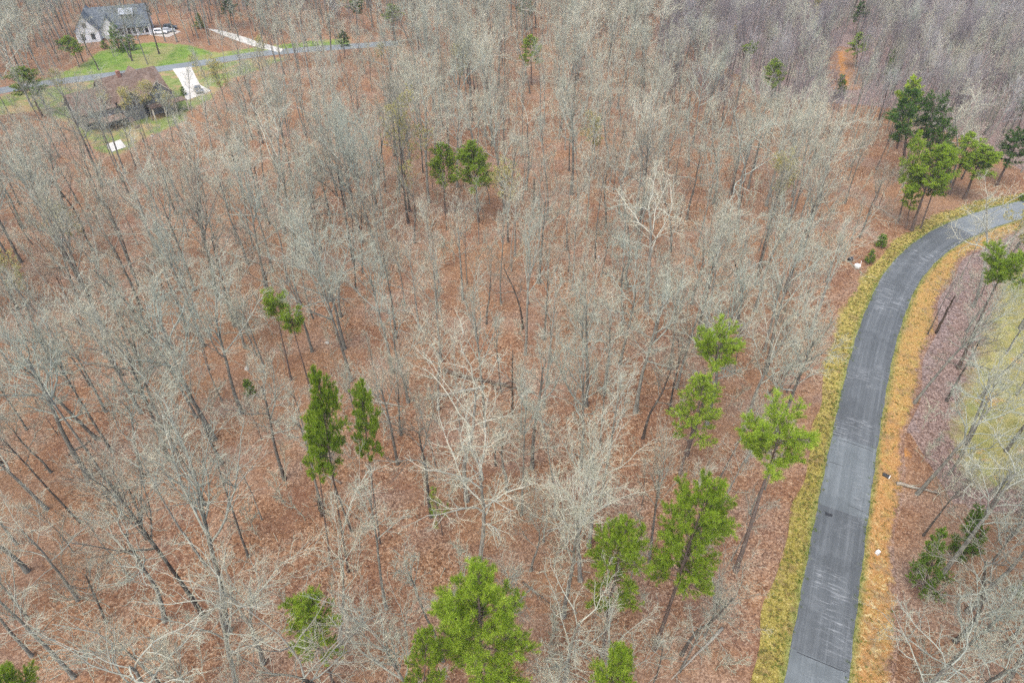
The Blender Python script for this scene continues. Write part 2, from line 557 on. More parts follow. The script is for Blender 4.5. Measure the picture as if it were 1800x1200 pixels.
def seam(pa, pb, w=0.09):
    a, b = at(*pa), at(*pb)
    d = (b - a).normalized(); n = Vector((-d.y, d.x, 0))
    mb = MB(); k = 14
    V, Fc = [], []
    for i in range(k + 1):
        t = i / k
        p = a.lerp(b, t)
        o = (t - 0.5) * 2 * HW
        z = 0.15 - 0.05 * (abs(o) / HW) ** 1.5 + 0.014
        j = NOISE_RNG.uniform(-.04, .04)
        for s in (-1, 1):
            q = p + n * (s * w * NOISE_RNG.uniform(0.6, 1.2) * 0.5 + j)
            V.append((q.x, q.y, z))
    Fc = [(2 * i, 2 * i + 1, 2 * i + 3, 2 * i + 2) for i in range(k)]
    mb.add(V, Fc)
    return tag(mb.build("tar_seam", MAT_TAR), "thin dark tar seam running across the asphalt road", kind="structure")
seam((1470, 771), (1535, 794)); seam((1457, 812), (1490, 823), 0.06); seam((1396, 1145), (1486, 1182), 0.12); seam((1478, 884), (1523, 902), 0.07)
seam((1444, 897), (1455, 902), 0.05)

# broad ground-cover zones with a ragged outline
def zone(name, pxs, mat, label, dz, cell=1.5, margin=3.0, step=None):
    P = [at(*p) for p in pxs]
    xs = np.array([p.x for p in P]); ys = np.array([p.y for p in P])
    gx = np.arange(xs.min() - margin, xs.max() + margin + cell, cell)
    gy = np.arange(ys.min() - margin, ys.max() + margin + cell, cell)
    X, Y = np.meshgrid(gx, gy)
    D = np.full(X.shape, 1e9); ins = np.zeros(X.shape, bool)
    n = len(P)
    for i in range(n):
        x0, y0, x1, y1 = xs[i], ys[i], xs[(i + 1) % n], ys[(i + 1) % n]
        ex, ey = x1 - x0, y1 - y0
        t = np.clip(((X - x0) * ex + (Y - y0) * ey) / (ex * ex + ey * ey + 1e-9), 0, 1)
        D = np.minimum(D, np.hypot(X - x0 - t * ex, Y - y0 - t * ey))
        c = ((y0 > Y) != (y1 > Y)) & (X < (x1 - x0) * (Y - y0) / (y1 - y0 + 1e-12) + x0)
        ins ^= c
    S = np.where(ins, D, -D)
    nyy, nxx = X.shape
    V = np.stack([X.ravel(), Y.ravel(), np.full(X.size, dz)], 1)
    I = np.arange(X.size).reshape(X.shape)
    q = np.stack([I[:-1, :-1], I[:-1, 1:], I[1:, 1:], I[1:, :-1]], -1).reshape(-1, 4)
    keep = (S.ravel()[q].max(1) > -margin)
    q = q[keep]
    used = np.unique(q); remap = np.zeros(X.size, int); remap[used] = np.arange(len(used))
    me = mesh_np(name, V[used], [(remap[q], 0)], [mat])
    a = me.attributes.new("edge", 'FLOAT', 'POINT')
    a.data.foreach_set("value", S.ravel()[used].astype(np.float32))
    return tag(link(name, me), label, kind="structure")

LAWN_PX = [(20, 152), (95, 134), (150, 108), (168, 92), (215, 80), (265, 74), (330, 78), (380, 92), (440, 84), (540, 72), (610, 66), (620, 80), (540, 88), (450, 98), (300, 119), (150, 139), (40, 156)]
YARD_PX = [(-120, 192), (0, 168), (150, 142), (300, 122), (450, 102), (520, 98), (470, 118), (400, 145), (372, 176), (332, 196), (328, 214), (250, 246), (205, 282), (160, 262), (128, 222), (60, 196), (-80, 215)]
MEADOW_PX = [(1960, 420), (1820, 430), (1752, 490), (1732, 560), (1700, 640), (1676, 700), (1662, 770), (1696, 850), (1755, 868), (1830, 850), (1960, 840)]
MAUVE_PX = [(1590, 530), (1620, 480), (1680, 430), (1760, 395), (1900, 375), (1900, 460), (1800, 520), (1775, 600), (1735, 700), (1720, 800), (1640, 815), (1585, 780), (1570, 720), (1580, 600)]
zone("thin_litter", MAUVE_PX, MAT_MAUVE, "faded mauve leaf litter inside the road curve", 0.004)
zone("thin_litter", [(1180, 20), (1300, -30), (1960, -30), (2000, 330), (1830, 320), (1700, 250), (1560, 190), (1330, 170)], MAT_MAUVE, "greyed purple litter under the far thicket", 0.004, 3.0)
zone("meadow", MEADOW_PX, MAT_MEADOW, "yellow meadow grass beyond the trees inside the curve", 0.008)
zone("lawn", LAWN_PX, MAT_LAWN, "bright green lawn between the white house and the far road", 0.004)
zone("yard", YARD_PX, MAT_YARD, "patchy grass yard round the brown-roofed house", 0.008)
zone("clay_trail", [(1470, 90), (1484, 88), (1494, 150), (1478, 152), (1472, 120)], MAT_CLAY, "bare orange clay scar among the distant grey trees", 0.012, 1.0, 3)
zone("clay_spoil", [(1545, 765), (1590, 775), (1600, 800), (1570, 840), (1545, 830)], MAT_CLAY, "orange clay spoil beside the roadside ditch", 0.006, 0.6, 1.2)

FAR_PX = [(-160, 192), (0, 160), (80, 147), (150, 138), (230, 128), (300, 119), (380, 107), (450, 96), (520, 89), (600, 83), (700, 76)]
FAR_ROAD = catmull([at(*p) for p in FAR_PX], 2.0)
def far_off(i, L):
    return [(-2.9, 0.03, -1.02), (-1, 0.06, -.4), (1, 0.06, .4), (2.9, 0.03, 1.02)]
strip("road", MAT_ASPHALT_FAR, FAR_ROAD, far_off, "pale grey lane passing between the two houses")

def slab(name, pxs, z, label, mat=None):
    P = [at(*p) for p in pxs]
    if sum(P[i].x * P[(i + 1) % len(P)].y - P[(i + 1) % len(P)].x * P[i].y for i in range(len(P))) < 0:
        P = P[::-1]
    mb = MB().prism(P, -0.05, z)
    return tag(mb.build(name, mat or MAT_CONCRETE), label, kind="structure")
slab("driveway", [(303, 122), (336, 118), (344, 135), (352, 150), (372, 160), (352, 168), (328, 177), (320, 160), (320, 150), (314, 138)], 0.085, "white concrete driveway beside the brown-roofed house")
slab("driveway", [(364, 51), (384, 53), (415, 61), (455, 74), (499, 87), (492, 93), (450, 83), (410, 70), (388, 61)], 0.07, "long white concrete driveway climbing to the white house")
slab("concrete_pad", [(186, 255), (212, 246), (222, 259), (196, 268)], 0.12, "square white concrete pad behind the brown-roofed house")
slab("parking_court", [(262, 62), (300, 50), (318, 56), (296, 66)], 0.05, "pale gravel court beside the white house", plain("pale_gravel", (0.36, 0.33, 0.29)))

# low earth bank along the near end of the left verge
def bank_off(i, L):
    w = verge_width(True)(i, L)
    h = 0.42 * min(1, max(0, (62 - L) / 14.0)) + 0.01 + 0.05 * math.sin(L * 1.7)
    o = HW + w + 0.25 + 0.12 * math.sin(L * 0.8)
    return [(-(o + 3.0), -0.02, 1), (-(o + 1.0), h * 0.75, .8), (-(o + 0.25), h, .5), (-o, 0.03, .2), (-(o - 0.15), -0.02, 0)]
ib = [i for i in range(len(ROAD)) if RL[i] < 62]
strip("earth_bank", MAT_LITTER, ROAD, bank_off, "low leaf covered earth bank along the verge", 0, ib[-1])

# ------------------------------------------------------------------ trees: growth
def vnorm(a):
    l = math.sqrt(a[0] * a[0] + a[1] * a[1] + a[2] * a[2]) or 1.0
    return (a[0] / l, a[1] / l, a[2] / l)

def side(rng, d, ang, az=None):
    """direction leaving d at an angle, at a random or given bearing round it"""
    ref = (0, 0, 1) if abs(d[2]) < 0.9 else (1, 0, 0)
    a = vnorm((d[1] * ref[2] - d[2] * ref[1], d[2] * ref[0] - d[0] * ref[2], d[0] * ref[1] - d[1] * ref[0]))
    b = (d[1] * a[2] - d[2] * a[1], d[2] * a[0] - d[0] * a[2], d[0] * a[1] - d[1] * a[0])
    t = rng.uniform(0, 2 * PI) if az is None else az
    s, c = math.sin(ang), math.cos(ang)
    u, v = s * math.cos(t), s * math.sin(t)
    return (d[0] * c + a[0] * u + b[0] * v, d[1] * c + a[1] * u + b[1] * v, d[2] * c + a[2] * u + b[2] * v)

def walk(rng, p, d, L, n, wander, up):
    pts, ds = [p], [d]
    st = L / n
    for i in range(n):
        d = vnorm((d[0] + rng.gauss(0, wander), d[1] + rng.gauss(0, wander), d[2] + rng.gauss(0, wander) + up))
        p = (p[0] + d[0] * st, p[1] + d[1] * st, p[2] + d[2] * st)
        pts.append(p); ds.append(d)
    return pts, ds

def along(pts, ds, t):
    f = t * (len(pts) - 1)
    i = min(int(f), len(pts) - 2)
    w = f - i
    a, b = pts[i], pts[i + 1]
    return (a[0] + (b[0] - a[0]) * w, a[1] + (b[1] - a[1]) * w, a[2] + (b[2] - a[2]) * w), ds[i + 1]

SEG = {1: 7, 2: 4, 3: 3, 4: 1}
SIDES = {0: 8, 1: 5, 2: 4, 3: 3, 4: 3}

def grow_bare(seed, H, rt, t0, nl, a0, a1, Ll, wander, trunk_w, nb=9, nt=8, ntt=4.6, lean=0.0, top=0.72, up=0.10, tw=1.0):
    """a leafless broadleaf: trunk, limbs, branches, twigs. Returns trunk rows and a list of limbs (own wood, twigs)"""
    rng = random.Random(seed)
    d = vnorm((lean * math.cos(seed), lean * math.sin(seed), 1))
    tp, td = walk(rng, (0, 0, -0.15), d, H * top, 11, trunk_w, 0.05)
    tr = [rt * (1.35 if i == 0 else 1.05 if i == 1 else 1.0) * (1 - 0.62 * i / 11) for i in range(12)]
    limbs, tips = [], []
    az = rng.uniform(0, 6)
    for i in range(nl):
        f = min(1.0, max(0.0, (i + rng.uniform(0.1, 0.9)) / nl))
        t = t0 + (1 - t0) * f ** 0.85
        if i >= nl - 3: t = 1.0 - 0.03 * (nl - 1 - i); f = 1
        p, dd = along(tp, td, t)
        az += 2.4 + rng.uniform(-.5, .5)
        ang = R(a0 + (a1 - a0) * f) * rng.uniform(0.75, 1.25)
        dl = vnorm(side(rng, dd, ang, az))
        L = Ll * H * rng.uniform(0.7, 1.2) * (1.0 - 0.25 * f)
        r = max(0.045, rt * (1 - 0.62 * t) * rng.uniform(0.42, 0.78))
        if f < 0.25 and rng.random() < 0.4: L *= 0.55
        lp, ld = walk(rng, p, dl, L, SEG[1], wander, up)
        own = {1: [(lp, [r * (1 - 0.70 * k / SEG[1]) for k in range(SEG[1] + 1)])], 2: []}
        tws = {3: [], 4: []}
        for b in range(nb):
            s = 0.18 + 0.82 * (b + rng.random()) / nb
            p2, d2 = along(lp, ld, min(s, 1))
            L2 = L * rng.uniform(0.32, 0.55) * (1.05 - 0.5 * s)
            r2 = max(0.026, r * (1 - 0.70 * s) * 0.66)
            bp, bd = walk(rng, p2, vnorm(side(rng, d2, R(rng.uniform(28, 58)))), L2, SEG[2], wander * 1.1, up * 0.8)
            own[2].append((bp, [r2 * (1 - 0.7 * k / SEG[2]) for k in range(SEG[2] + 1)]))
            for c in range(nt):
                s3 = 0.12 + 0.88 * (c + rng.random()) / nt
                p3, d3 = along(bp, bd, min(s3, 1))
                L3 = min(2.4, L2 * rng.uniform(0.35, 0.6) * (1.1 - 0.5 * s3))
                r3 = max(0.0145 * tw, r2 * (1 - 0.7 * s3) * 0.52)
                wp, wd = walk(rng, p3, vnorm(side(rng, d3, R(rng.uniform(25, 60)))), L3, SEG[3], wander * 1.2, up * 0.7)
                tws[3].append((wp, [r3, r3 * .85, r3 * .7, r3 * .45]))
                k4 = int(ntt) + (1 if rng.random() < ntt % 1 else 0)
                for e in range(k4):
                    s4 = 0.2 + 0.8 * (e + rng.random()) / k4
                    p4, d4 = along(wp, wd, min(s4, 1))
                    L4 = L3 * rng.uniform(0.35, 0.7)
                    ep, _ = walk(rng, p4, vnorm(side(rng, d4, R(rng.uniform(25, 60)))), L4, 1, .1, 0.08)
                    r4 = 0.0110 * tw
                    tws[4].append((ep, [r4, r4 * .5]))
                    tips.append(ep[-1])
        limbs.append((own, tws, t))
    return tp, tr, limbs, tips

def tubes(rows, k, base):
    """rows of equal length -> vertices, quads"""
    P = np.array([r[0] for r in rows], float)
    Rr = np.array([r[1] for r in rows], float)
    B, n, _ = P.shape
    T = np.empty_like(P)
    T[:, 1:-1] = P[:, 2:] - P[:, :-2]
    T[:, 0] = P[:, 1] - P[:, 0]
    T[:, -1] = P[:, -1] - P[:, -2]
    T /= np.linalg.norm(T, axis=2, keepdims=True) + 1e-9
    mean = P[:, -1] - P[:, 0]
    mean /= np.linalg.norm(mean, axis=1, keepdims=True) + 1e-9
    ref = np.where(np.abs(mean[:, 2:3]) > 0.75, np.array([[1.0, 0, 0]]), np.array([[0, 0, 1.0]]))[:, None, :]
    A = np.cross(T, ref); A /= np.linalg.norm(A, axis=2, keepdims=True) + 1e-9
    Bv = np.cross(T, A)
    an = 2 * PI * np.arange(k) / k
    V = P[:, :, None, :] + Rr[:, :, None, None] * (A[:, :, None, :] * np.cos(an)[None, None, :, None] + Bv[:, :, None, :] * np.sin(an)[None, None, :, None])
    I = np.arange(B * n * k).reshape(B, n, k) + base
    J = np.roll(I, -1, axis=2)
    q = np.stack([I[:, :-1], J[:, :-1], J[:, 1:], I[:, 1:]], -1).reshape(-1, 4)
    return V.reshape(-1, 3), q

def rows_mesh(name, groups, mats):
    """groups: list of (rows, sides, material index)"""
    Vs, Fs, base = [], [], 0
    for rows, k, mi in groups:
        if not rows: continue
        V, q = tubes(rows, k, base)
        base += len(V)
        Vs.append(V); Fs.append((q, mi))
    me = mesh_np(name, np.concatenate(Vs), Fs, mats)
    me.polygons.foreach_set("use_smooth", np.ones(len(me.polygons), bool))
    return me

FORMS = {
    # name: parameters, words for the label
    'round':   (dict(H=23, rt=0.25, t0=0.50, nl=11, a0=62, a1=20, Ll=0.37, wander=0.13, trunk_w=0.025, nb=10, nt=6, ntt=2.5, up=0.08), "round-crowned"),
    'crooked': (dict(H=22, rt=0.25, t0=0.50, nl=8, a0=70, a1=28, Ll=0.42, wander=0.24, trunk_w=0.06, nb=9, nt=6, ntt=2.4, up=0.06), "crooked-limbed"),
    'broom':   (dict(H=24, rt=0.23, t0=0.58, nl=10, a0=38, a1=14, Ll=0.38, wander=0.10, trunk_w=0.03, nb=8, nt=6, ntt=2.4, up=0.12), "broom-shaped"),
    'slender': (dict(H=23, rt=0.165, t0=0.64, nl=8, a0=45, a1=16, Ll=0.25, wander=0.14, trunk_w=0.03, nb=7, nt=6, ntt=2.6, up=0.10, top=0.8), "slender"),
    'forked':  (dict(H=22, rt=0.235, t0=0.56, nl=6, a0=34, a1=24, Ll=0.48, wander=0.17, trunk_w=0.05, nb=11, nt=6, ntt=2.4, up=0.09, top=0.55), "forked"),
}
def variant(form, seed, **kw):
    P = dict(FORMS[form][0]); P.update(kw)
    return P['H'], grow_bare(seed, **P)

NEAR_TREES = []       # (form, H, trunk mesh, [(limb mesh, twigs mesh)])
for form, seed in (('round', 11), ('round', 12), ('crooked', 21), ('crooked', 22), ('broom', 31), ('broom', 32), ('slender', 41), ('slender', 42), ('forked', 51), ('forked', 52)):
    H, (tp, tr, limbs, tips) = variant(form, seed)
    tm = rows_mesh("trunk", [([(tp, tr)], SIDES[0], 0)], [MAT_TRUNK])
    lm = []
    for own, tws, t in limbs:
        a = rows_mesh("limb", [(own[1], SIDES[1], 0), (own[2], SIDES[2], 0)], [MAT_LIMB])
        b = rows_mesh("twigs", [(tws[3], 3, 0), (tws[4], 3, 0)], [MAT_TWIG])
        lm.append((a, b))
    NEAR_TREES.append((form, H, tm, lm))

def crown_groups(limbs, m1, m2):
    g = []
    for own, tws, t in limbs:
        g += [(own[1], 4, m1), (own[2], 3, m1), (tws[3], 3, m2), (tws[4], 3, m2)]
    return g
FAR_TREES = []        # (form, H, trunk mesh, crown mesh)
PROTO = bpy.data.collections.new("woodland_forms")
PROTO_FORM = []
for n, (form, seed) in enumerate((('round', 111), ('round', 112), ('crooked', 121), ('crooked', 122), ('broom', 131), ('broom', 132), ('slender', 141), ('slender', 142), ('slender', 143), ('forked', 151), ('slender', 161), ('broom', 162))):
    H, (tp, tr, limbs, tips) = variant(form, seed, tw=1.05, ntt=2.0)
    thicket = seed in (161, 162)
    if not thicket: FAR_TREES.append((form, H, rows_mesh("trunk", [([(tp, tr)], 7, 0)], [MAT_TRUNK]),
                      rows_mesh("crown", crown_groups(limbs, 0, 1), [MAT_LIMB, MAT_TWIG])))
    me = rows_mesh("woodland_form", [([(tp, tr)], 6, 0)] + crown_groups(limbs, 1, 2), [MAT_TRUNK_R, MAT_THICKET if thicket else MAT_LIMB_R, MAT_THICKET if thicket else MAT_TWIG_R])
    o = bpy.data.objects.new("woodland_form_%02d" % n, me)
    PROTO.objects.link(o)
    PROTO_FORM.append('thicket' if thicket else form)

# budding trees: a bare tree with a haze of spring buds
def tuft_mesh(name, pts, dirs, rng, blades, length, width, mat, spread=1.0, droop=0.0):
    """needle tufts / leaf clusters: thin triangles fanning out of each point"""
    n = len(pts)
    P = np.repeat(np.array(pts, float), blades, 0)
    D = np.repeat(np.array(dirs, float), blades, 0)
    g = np.random.default_rng(rng)
    V = g.normal(size=P.shape) * spread + D
    V[:, 2] += 0.25 - droop
    V /= np.linalg.norm(V, axis=1, keepdims=True) + 1e-9
    W = np.cross(V, g.normal(size=P.shape)); W /= np.linalg.norm(W, axis=1, keepdims=True) + 1e-9
    L = length * g.uniform(0.65, 1.25, (len(P), 1)); w = width * g.uniform(0.7, 1.3, (len(P), 1))
    a = P + V * L * 0.08 - W * w * 0.5
    b = P + V * L * 0.08 + W * w * 0.5
    c = P + V * L
    VV = np.stack([a, b, c], 1).reshape(-1, 3)
    q = np.arange(len(VV)).reshape(-1, 3)
    return mesh_np(name, VV, [(q, 0)], [mat])

BUD_TREES = []
for form, seed in (('round', 211), ('broom', 212), ('crooked', 213)):
    H, (tp, tr, limbs, tips) = variant(form, seed, tw=1.0, ntt=2.2)
    rg = random.Random(seed)
    tp_ = [t for t in tips if rg.random() < 0.8]
    buds = tuft_mesh("buds", tp_, [(0, 0, 0.3)] * len(tp_), seed, 10, 0.32, 0.13, MAT_BUDS)
    BUD_TREES.append((form, H, rows_mesh("trunk", [([(tp, tr)], 7, 0)], [MAT_TRUNK]),
                      rows_mesh("crown", crown_groups(limbs, 0, 1), [MAT_LIMB, MAT_TWIG]), buds))

def grow_pine(seed, H, rt, base, nb, width, shape, clump, needle_mat, blades=24, nl=0.33, nw=0.028, droop=0.0, keep=1.0):
    """pine: straight bole, whorled boughs, needle tufts on branchlets. Returns trunk mesh and [(bough mesh, needles mesh)]"""
    rng = random.Random(seed)
    tp, td = walk(rng, (0, 0, -0.15), (0, 0, 1), H * 0.97, 12, 0.012, 0.06)
    tr = [rt * (1.3 if i == 0 else 1.0) * (1 - 0.82 * i / 12) for i in range(13)]
    tm = rows_mesh("trunk", [([(tp, tr)], 8, 0)], [MAT_PINEBARK])
    boughs = []
    az = rng.uniform(0, 6)
    for i in range(nb):
        f = (i + rng.uniform(0, 1)) / nb
        if rng.random() > keep and f < 0.6: continue
        t = base + (0.985 - base) * f
        p, dd = along(tp, td, t)
        az += 2.4 + rng.uniform(-.7, .7)
        if shape == 'dome':
            w = width * (0.55 + 0.45 * math.sin(PI * (0.15 + 0.75 * f))) * (1 - 0.55 * max(0, f - 0.6) / 0.4)
            ang = R(88 - 50 * f + rng.uniform(-10, 10))
        elif shape == 'flat':
            w = width * (0.55 + 0.5 * f) * (0.6 + 0.4 * rng.random())
            ang = R(84 - 30 * f + rng.uniform(-10, 10))
        elif shape == 'column':
            w = width * (1 - 0.45 * f)
            ang = R(75 - 35 * f + rng.uniform(-10, 10))
        else:                                   # cone
            w = width * (1.05 - 0.95 * f)
            ang = R(80 - 30 * f + rng.uniform(-8, 8))
        w *= rng.uniform(0.6, 1.2)
        bp, bd = walk(rng, p, vnorm(side(rng, dd, ang, az)), w, 5, 0.10, 0.06 - droop * 0.1)
        r = max(0.025, rt * (1 - t) * 0.6)
        wood = [(bp, [r * (1 - 0.8 * k / 5) for k in range(6)])]
        small, pts, dirs = [], [], []
        nk = max(4, int(clump * 1.7 * w))
        for k in range(nk):
            s = 0.25 + 0.75 * (k + rng.random()) / nk
            p2, d2 = along(bp, bd, min(s, 1))
            L2 = w * rng.uniform(0.18, 0.42) * (1.15 - 0.6 * s) + 0.25
            sp, sd = walk(rng, p2, vnorm(side(rng, d2, R(rng.uniform(25, 65)))), L2, 3, 0.14, 0.10)
            small.append((sp, [0.022, 0.018, 0.014, 0.008]))
            m_ = max(3, int(L2 / 0.25))
            for j in range(m_):
                q, e = along(sp, sd, min(1, 0.35 + 0.65 * (j + rng.random()) / m_))
                pts.append(q); dirs.append((e[0] * 0.6, e[1] * 0.6, e[2] * 0.6 + 0.25))
        if not pts: continue
        a = rows_mesh("bough", [(wood, 4, 0), (small, 3, 0)], [MAT_PINEBARK])
        b = tuft_mesh("needles", pts, dirs, seed * 100 + i, blades, nl, nw, needle_mat, 0.75)
        boughs.append((a, b))
    if shape == 'dome' and H > 20:              # a few dead stubs below the crown
        rows = []
        for i in range(7):
            p, dd = along(tp, td, base - 0.02 - 0.22 * rng.random())
            q, _ = walk(rng, p, vnorm(side(rng, dd, R(rng.uniform(70, 95)))), rng.uniform(0.6, 1.9), 3, 0.12, 0.0)
            rows.append((q, [0.035, 0.028, 0.02, 0.008]))
        tm = rows_mesh("trunk", [([(tp, tr)], 8, 0), (rows, 3, 0)], [MAT_PINEBARK])
    return H, tm, boughs

def merge_meshes(name, meshes, mats):
    Vs, Fs, base = [], [], 0
    for me in meshes:
        n = len(me.vertices)
        v = np.empty(n * 3, np.float32); me.vertices.foreach_get("co", v)
        Vs.append(v.reshape(-1, 3))
        k = me.polygons[0].loop_total
        l = np.empty(len(me.loops), np.int32); me.loops.foreach_get("vertex_index", l)
        Fs.append((l.reshape(-1, k) + base, 0)); base += n
    return mesh_np(name, np.concatenate(Vs), Fs, mats)

PINES = {
    'dome':   [grow_pine(301, 25, 0.26, 0.48, 56, 3.6, 'dome', 5.2, MAT_NEEDLE), grow_pine(302, 25, 0.26, 0.46, 54, 3.6, 'dome', 5.2, MAT_NEEDLE)],
    'ragged': [grow_pine(303, 25, 0.25, 0.42, 52, 3.6, 'dome', 4.6, MAT_NEEDLE, keep=0.72), grow_pine(304, 25, 0.24, 0.46, 48, 3.6, 'dome', 4.6, MAT_NEEDLE, keep=0.75)],
    'flat':   [grow_pine(305, 24, 0.24, 0.82, 30, 4.0, 'flat', 5.2, MAT_NEEDLE)],
    'column': [grow_pine(306, 24, 0.20, 0.62, 40, 2.8, 'dome', 6.0, MAT_NEEDLE), grow_pine(307, 24, 0.20, 0.60, 38, 2.8, 'dome', 6.0, MAT_NEEDLE)],
    'dark':   [grow_pine(308, 22, 0.24, 0.45, 40, 3.4, 'dome', 5.0, MAT_NEEDLE_DARK, keep=0.85), grow_pine(309, 22, 0.22, 0.55, 34, 3.4, 'flat', 5.0, MAT_NEEDLE_DARK)],
    'cedar':  [grow_pine(310, 8, 0.12, 0.05, 44, 2.0, 'cone', 8.0, MAT_CEDAR, blades=18, nl=0.20, nw=0.028), grow_pine(311, 8, 0.12, 0.06, 40, 2.0, 'column', 8.0, MAT_CEDAR, blades=18, nl=0.20, nw=0.028)],
    'young':  [grow_pine(312, 9, 0.09, 0.30, 16, 1.5, 'cone', 4.5, MAT_NEEDLE, blades=9)],
    'lime':   [grow_pine(313, 14, 0.16, 0.35, 30, 2.6, 'dome', 6.0, MAT_LIME, blades=9, nl=0.25, nw=0.12)],
}
PINE_MERGED = {}
for k, vs in PINES.items():
    mats = {'cedar': MAT_CEDAR, 'lime': MAT_LIME, 'dark': MAT_NEEDLE_DARK}
    PINE_MERGED[k] = []
    for H, tm, boughs in vs:
        nb = boughs[0][1].materials[0]
        PINE_MERGED[k].append((H, tm, merge_wood := None, None))
    PINE_MERGED[k] = [(H, tm, boughs) for H, tm, boughs in vs]

# sapling forms for the undergrowth
SAPS = bpy.data.collections.new("sapling_forms")
for n in range(5):
    H, (tp, tr, limbs, tips) = variant('slender', 400 + n, H=6.5, rt=0.05, t0=0.25, nl=8, a0=50, a1=20, Ll=0.38, nb=5, nt=4, ntt=2.2, tw=0.95, wander=0.16, trunk_w=0.06)
    me = rows_mesh("sapling_form", [([(tp, tr)], 4, 0)] + crown_groups(limbs, 0, 0), [MAT_TWIG_R])
    o = bpy.data.objects.new("sapling_form_%d" % n, me)
    SAPS.objects.link(o)

# ------------------------------------------------------------------ scatter helper (stuff only)
def scatter(name, label, cat, coll, pos, scl, rot, idx):
    me = bpy.data.meshes.new(name)
    me.vertices.add(len(pos))
    me.vertices.foreach_set("co", np.asarray(pos, np.float32).ravel())
    for nm, ty, val, key in (("scl", 'FLOAT_VECTOR', scl, "vector"), ("rot", 'FLOAT_VECTOR', rot, "vector"), ("idx", 'INT', idx, "value")):
        a = me.attributes.new(nm, ty, 'POINT')
        a.data.foreach_set(key, np.asarray(val, np.int32 if ty == 'INT' else np.float32).ravel())
    me.update()
    o = link(name, me)
    ng = bpy.data.node_groups.new(name, 'GeometryNodeTree')
    ng.interface.new_socket("Geometry", in_out='INPUT', socket_type='NodeSocketGeometry')
    ng.interface.new_socket("Geometry", in_out='OUTPUT', socket_type='NodeSocketGeometry')
    N = ng.nodes
    gi, go = N.new("NodeGroupInput"), N.new("NodeGroupOutput")
    iop = N.new("GeometryNodeInstanceOnPoints")
    ci = N.new("GeometryNodeCollectionInfo")
    ci.inputs["Collection"].default_value = coll
    ci.inputs["Separate Children"].default_value = True
    ci.inputs["Reset Children"].default_value = True
    def na(nm, ty):
        x = N.new("GeometryNodeInputNamedAttribute")
        x.data_type = ty
        x.inputs["Name"].default_value = nm
        return x.outputs["Attribute"]
    Lk = ng.links.new
    Lk(gi.outputs[0], iop.inputs["Points"])
    Lk(ci.outputs[0], iop.inputs["Instance"])
    iop.inputs["Pick Instance"].default_value = True
    Lk(na("idx", 'INT'), iop.inputs["Instance Index"])
    e = N.new("FunctionNodeEulerToRotation")
    Lk(na("rot", 'FLOAT_VECTOR'), e.inputs[0])
    Lk(e.outputs[0], iop.inputs["Rotation"])
    Lk(na("scl", 'FLOAT_VECTOR'), iop.inputs["Scale"])
    Lk(iop.outputs[0], go.inputs[0])
    md = o.modifiers.new("scatter", 'NODES')
    md.node_group = ng
    return tag(o, label, cat, kind="stuff")

# ------------------------------------------------------------------ pines, cedars (each its own thing)
LAND = []             # landmarks for the labels of the bare trees: (px, py, phrase)
KEEPOUT = []          # (x, y, r) kept clear of random trees

def copy_part(name, me, parent, tone):
    o = bpy.data.objects.new(name, me)
    o.color = (tone, tone, tone, 1)
    col.objects.link(o)
    o.parent = parent
    if name in ('twigs', 'needles', 'buds', 'leaves'): o['kind'] = 'stuff'
    return o

MERGE_CACHE = {}
def pine(form, k, base, top, rpx, label, phrase, near=True, name="pine_tree", cat="pine tree", group="pines standing among the bare trees"):
    b = at(*base)
    h = max(1.0, height_from(base[0], base[1], top[1]))
    H, tm, boughs = PINES[form][k % len(PINES[form])]
    s = h / H
    tp = at(top[0], top[1], h * 0.93)
    lean = max(-0.2, min(0.2, (tp.x - b.x) / h))
    zt = pix(b.x, b.y, h * 0.85)[2]
    if base[1] < 420: rpx *= 1.22
    nominal = {'dome': 3.5, 'ragged': 3.6, 'flat': 3.0, 'column': 2.5, 'dark': 3.3, 'cedar': 1.9, 'young': 1.5, 'lime': 2.5}[form]
    sx = max(0.5, min(2.2, rpx * zt / F / (nominal * s))) * s
    rng = random.Random(int(base[0] * 7 + base[1]))
    root = thing(name, label, cat, (b.x, b.y, 0), 0, group)
    root.rotation_euler = Euler((rng.uniform(-.02, .02), math.atan(lean), rng.uniform(0, 6.28)), 'ZYX') if False else (Matrix.Rotation(math.atan(lean), 4, 'Y') @ Matrix.Rotation(rng.uniform(0, 6.28), 4, 'Z')).to_euler()
    root.scale = (sx, sx, s)
    tone = rng.random()
    copy_part("trunk", tm, root, tone)
    if near:
        for a, n in boughs:
            bo = copy_part("bough", a, root, tone)
            copy_part("needles", n, bo, tone)
    else:
        key = (form, k % len(PINES[form]))
        if key not in MERGE_CACHE:
            MERGE_CACHE[key] = (merge_meshes("branches", [x[0] for x in boughs], [MAT_PINEBARK]),
                                merge_meshes("crown", [x[1] for x in boughs], [boughs[0][1].materials[0]]))
        w, c = MERGE_CACHE[key]
        copy_part("branches", w, root, tone)
        copy_part("crown", c, root, tone)
    LAND.append((base[0], base[1], phrase))
    KEEPOUT.append((b.x, b.y, 2.0))
    return root

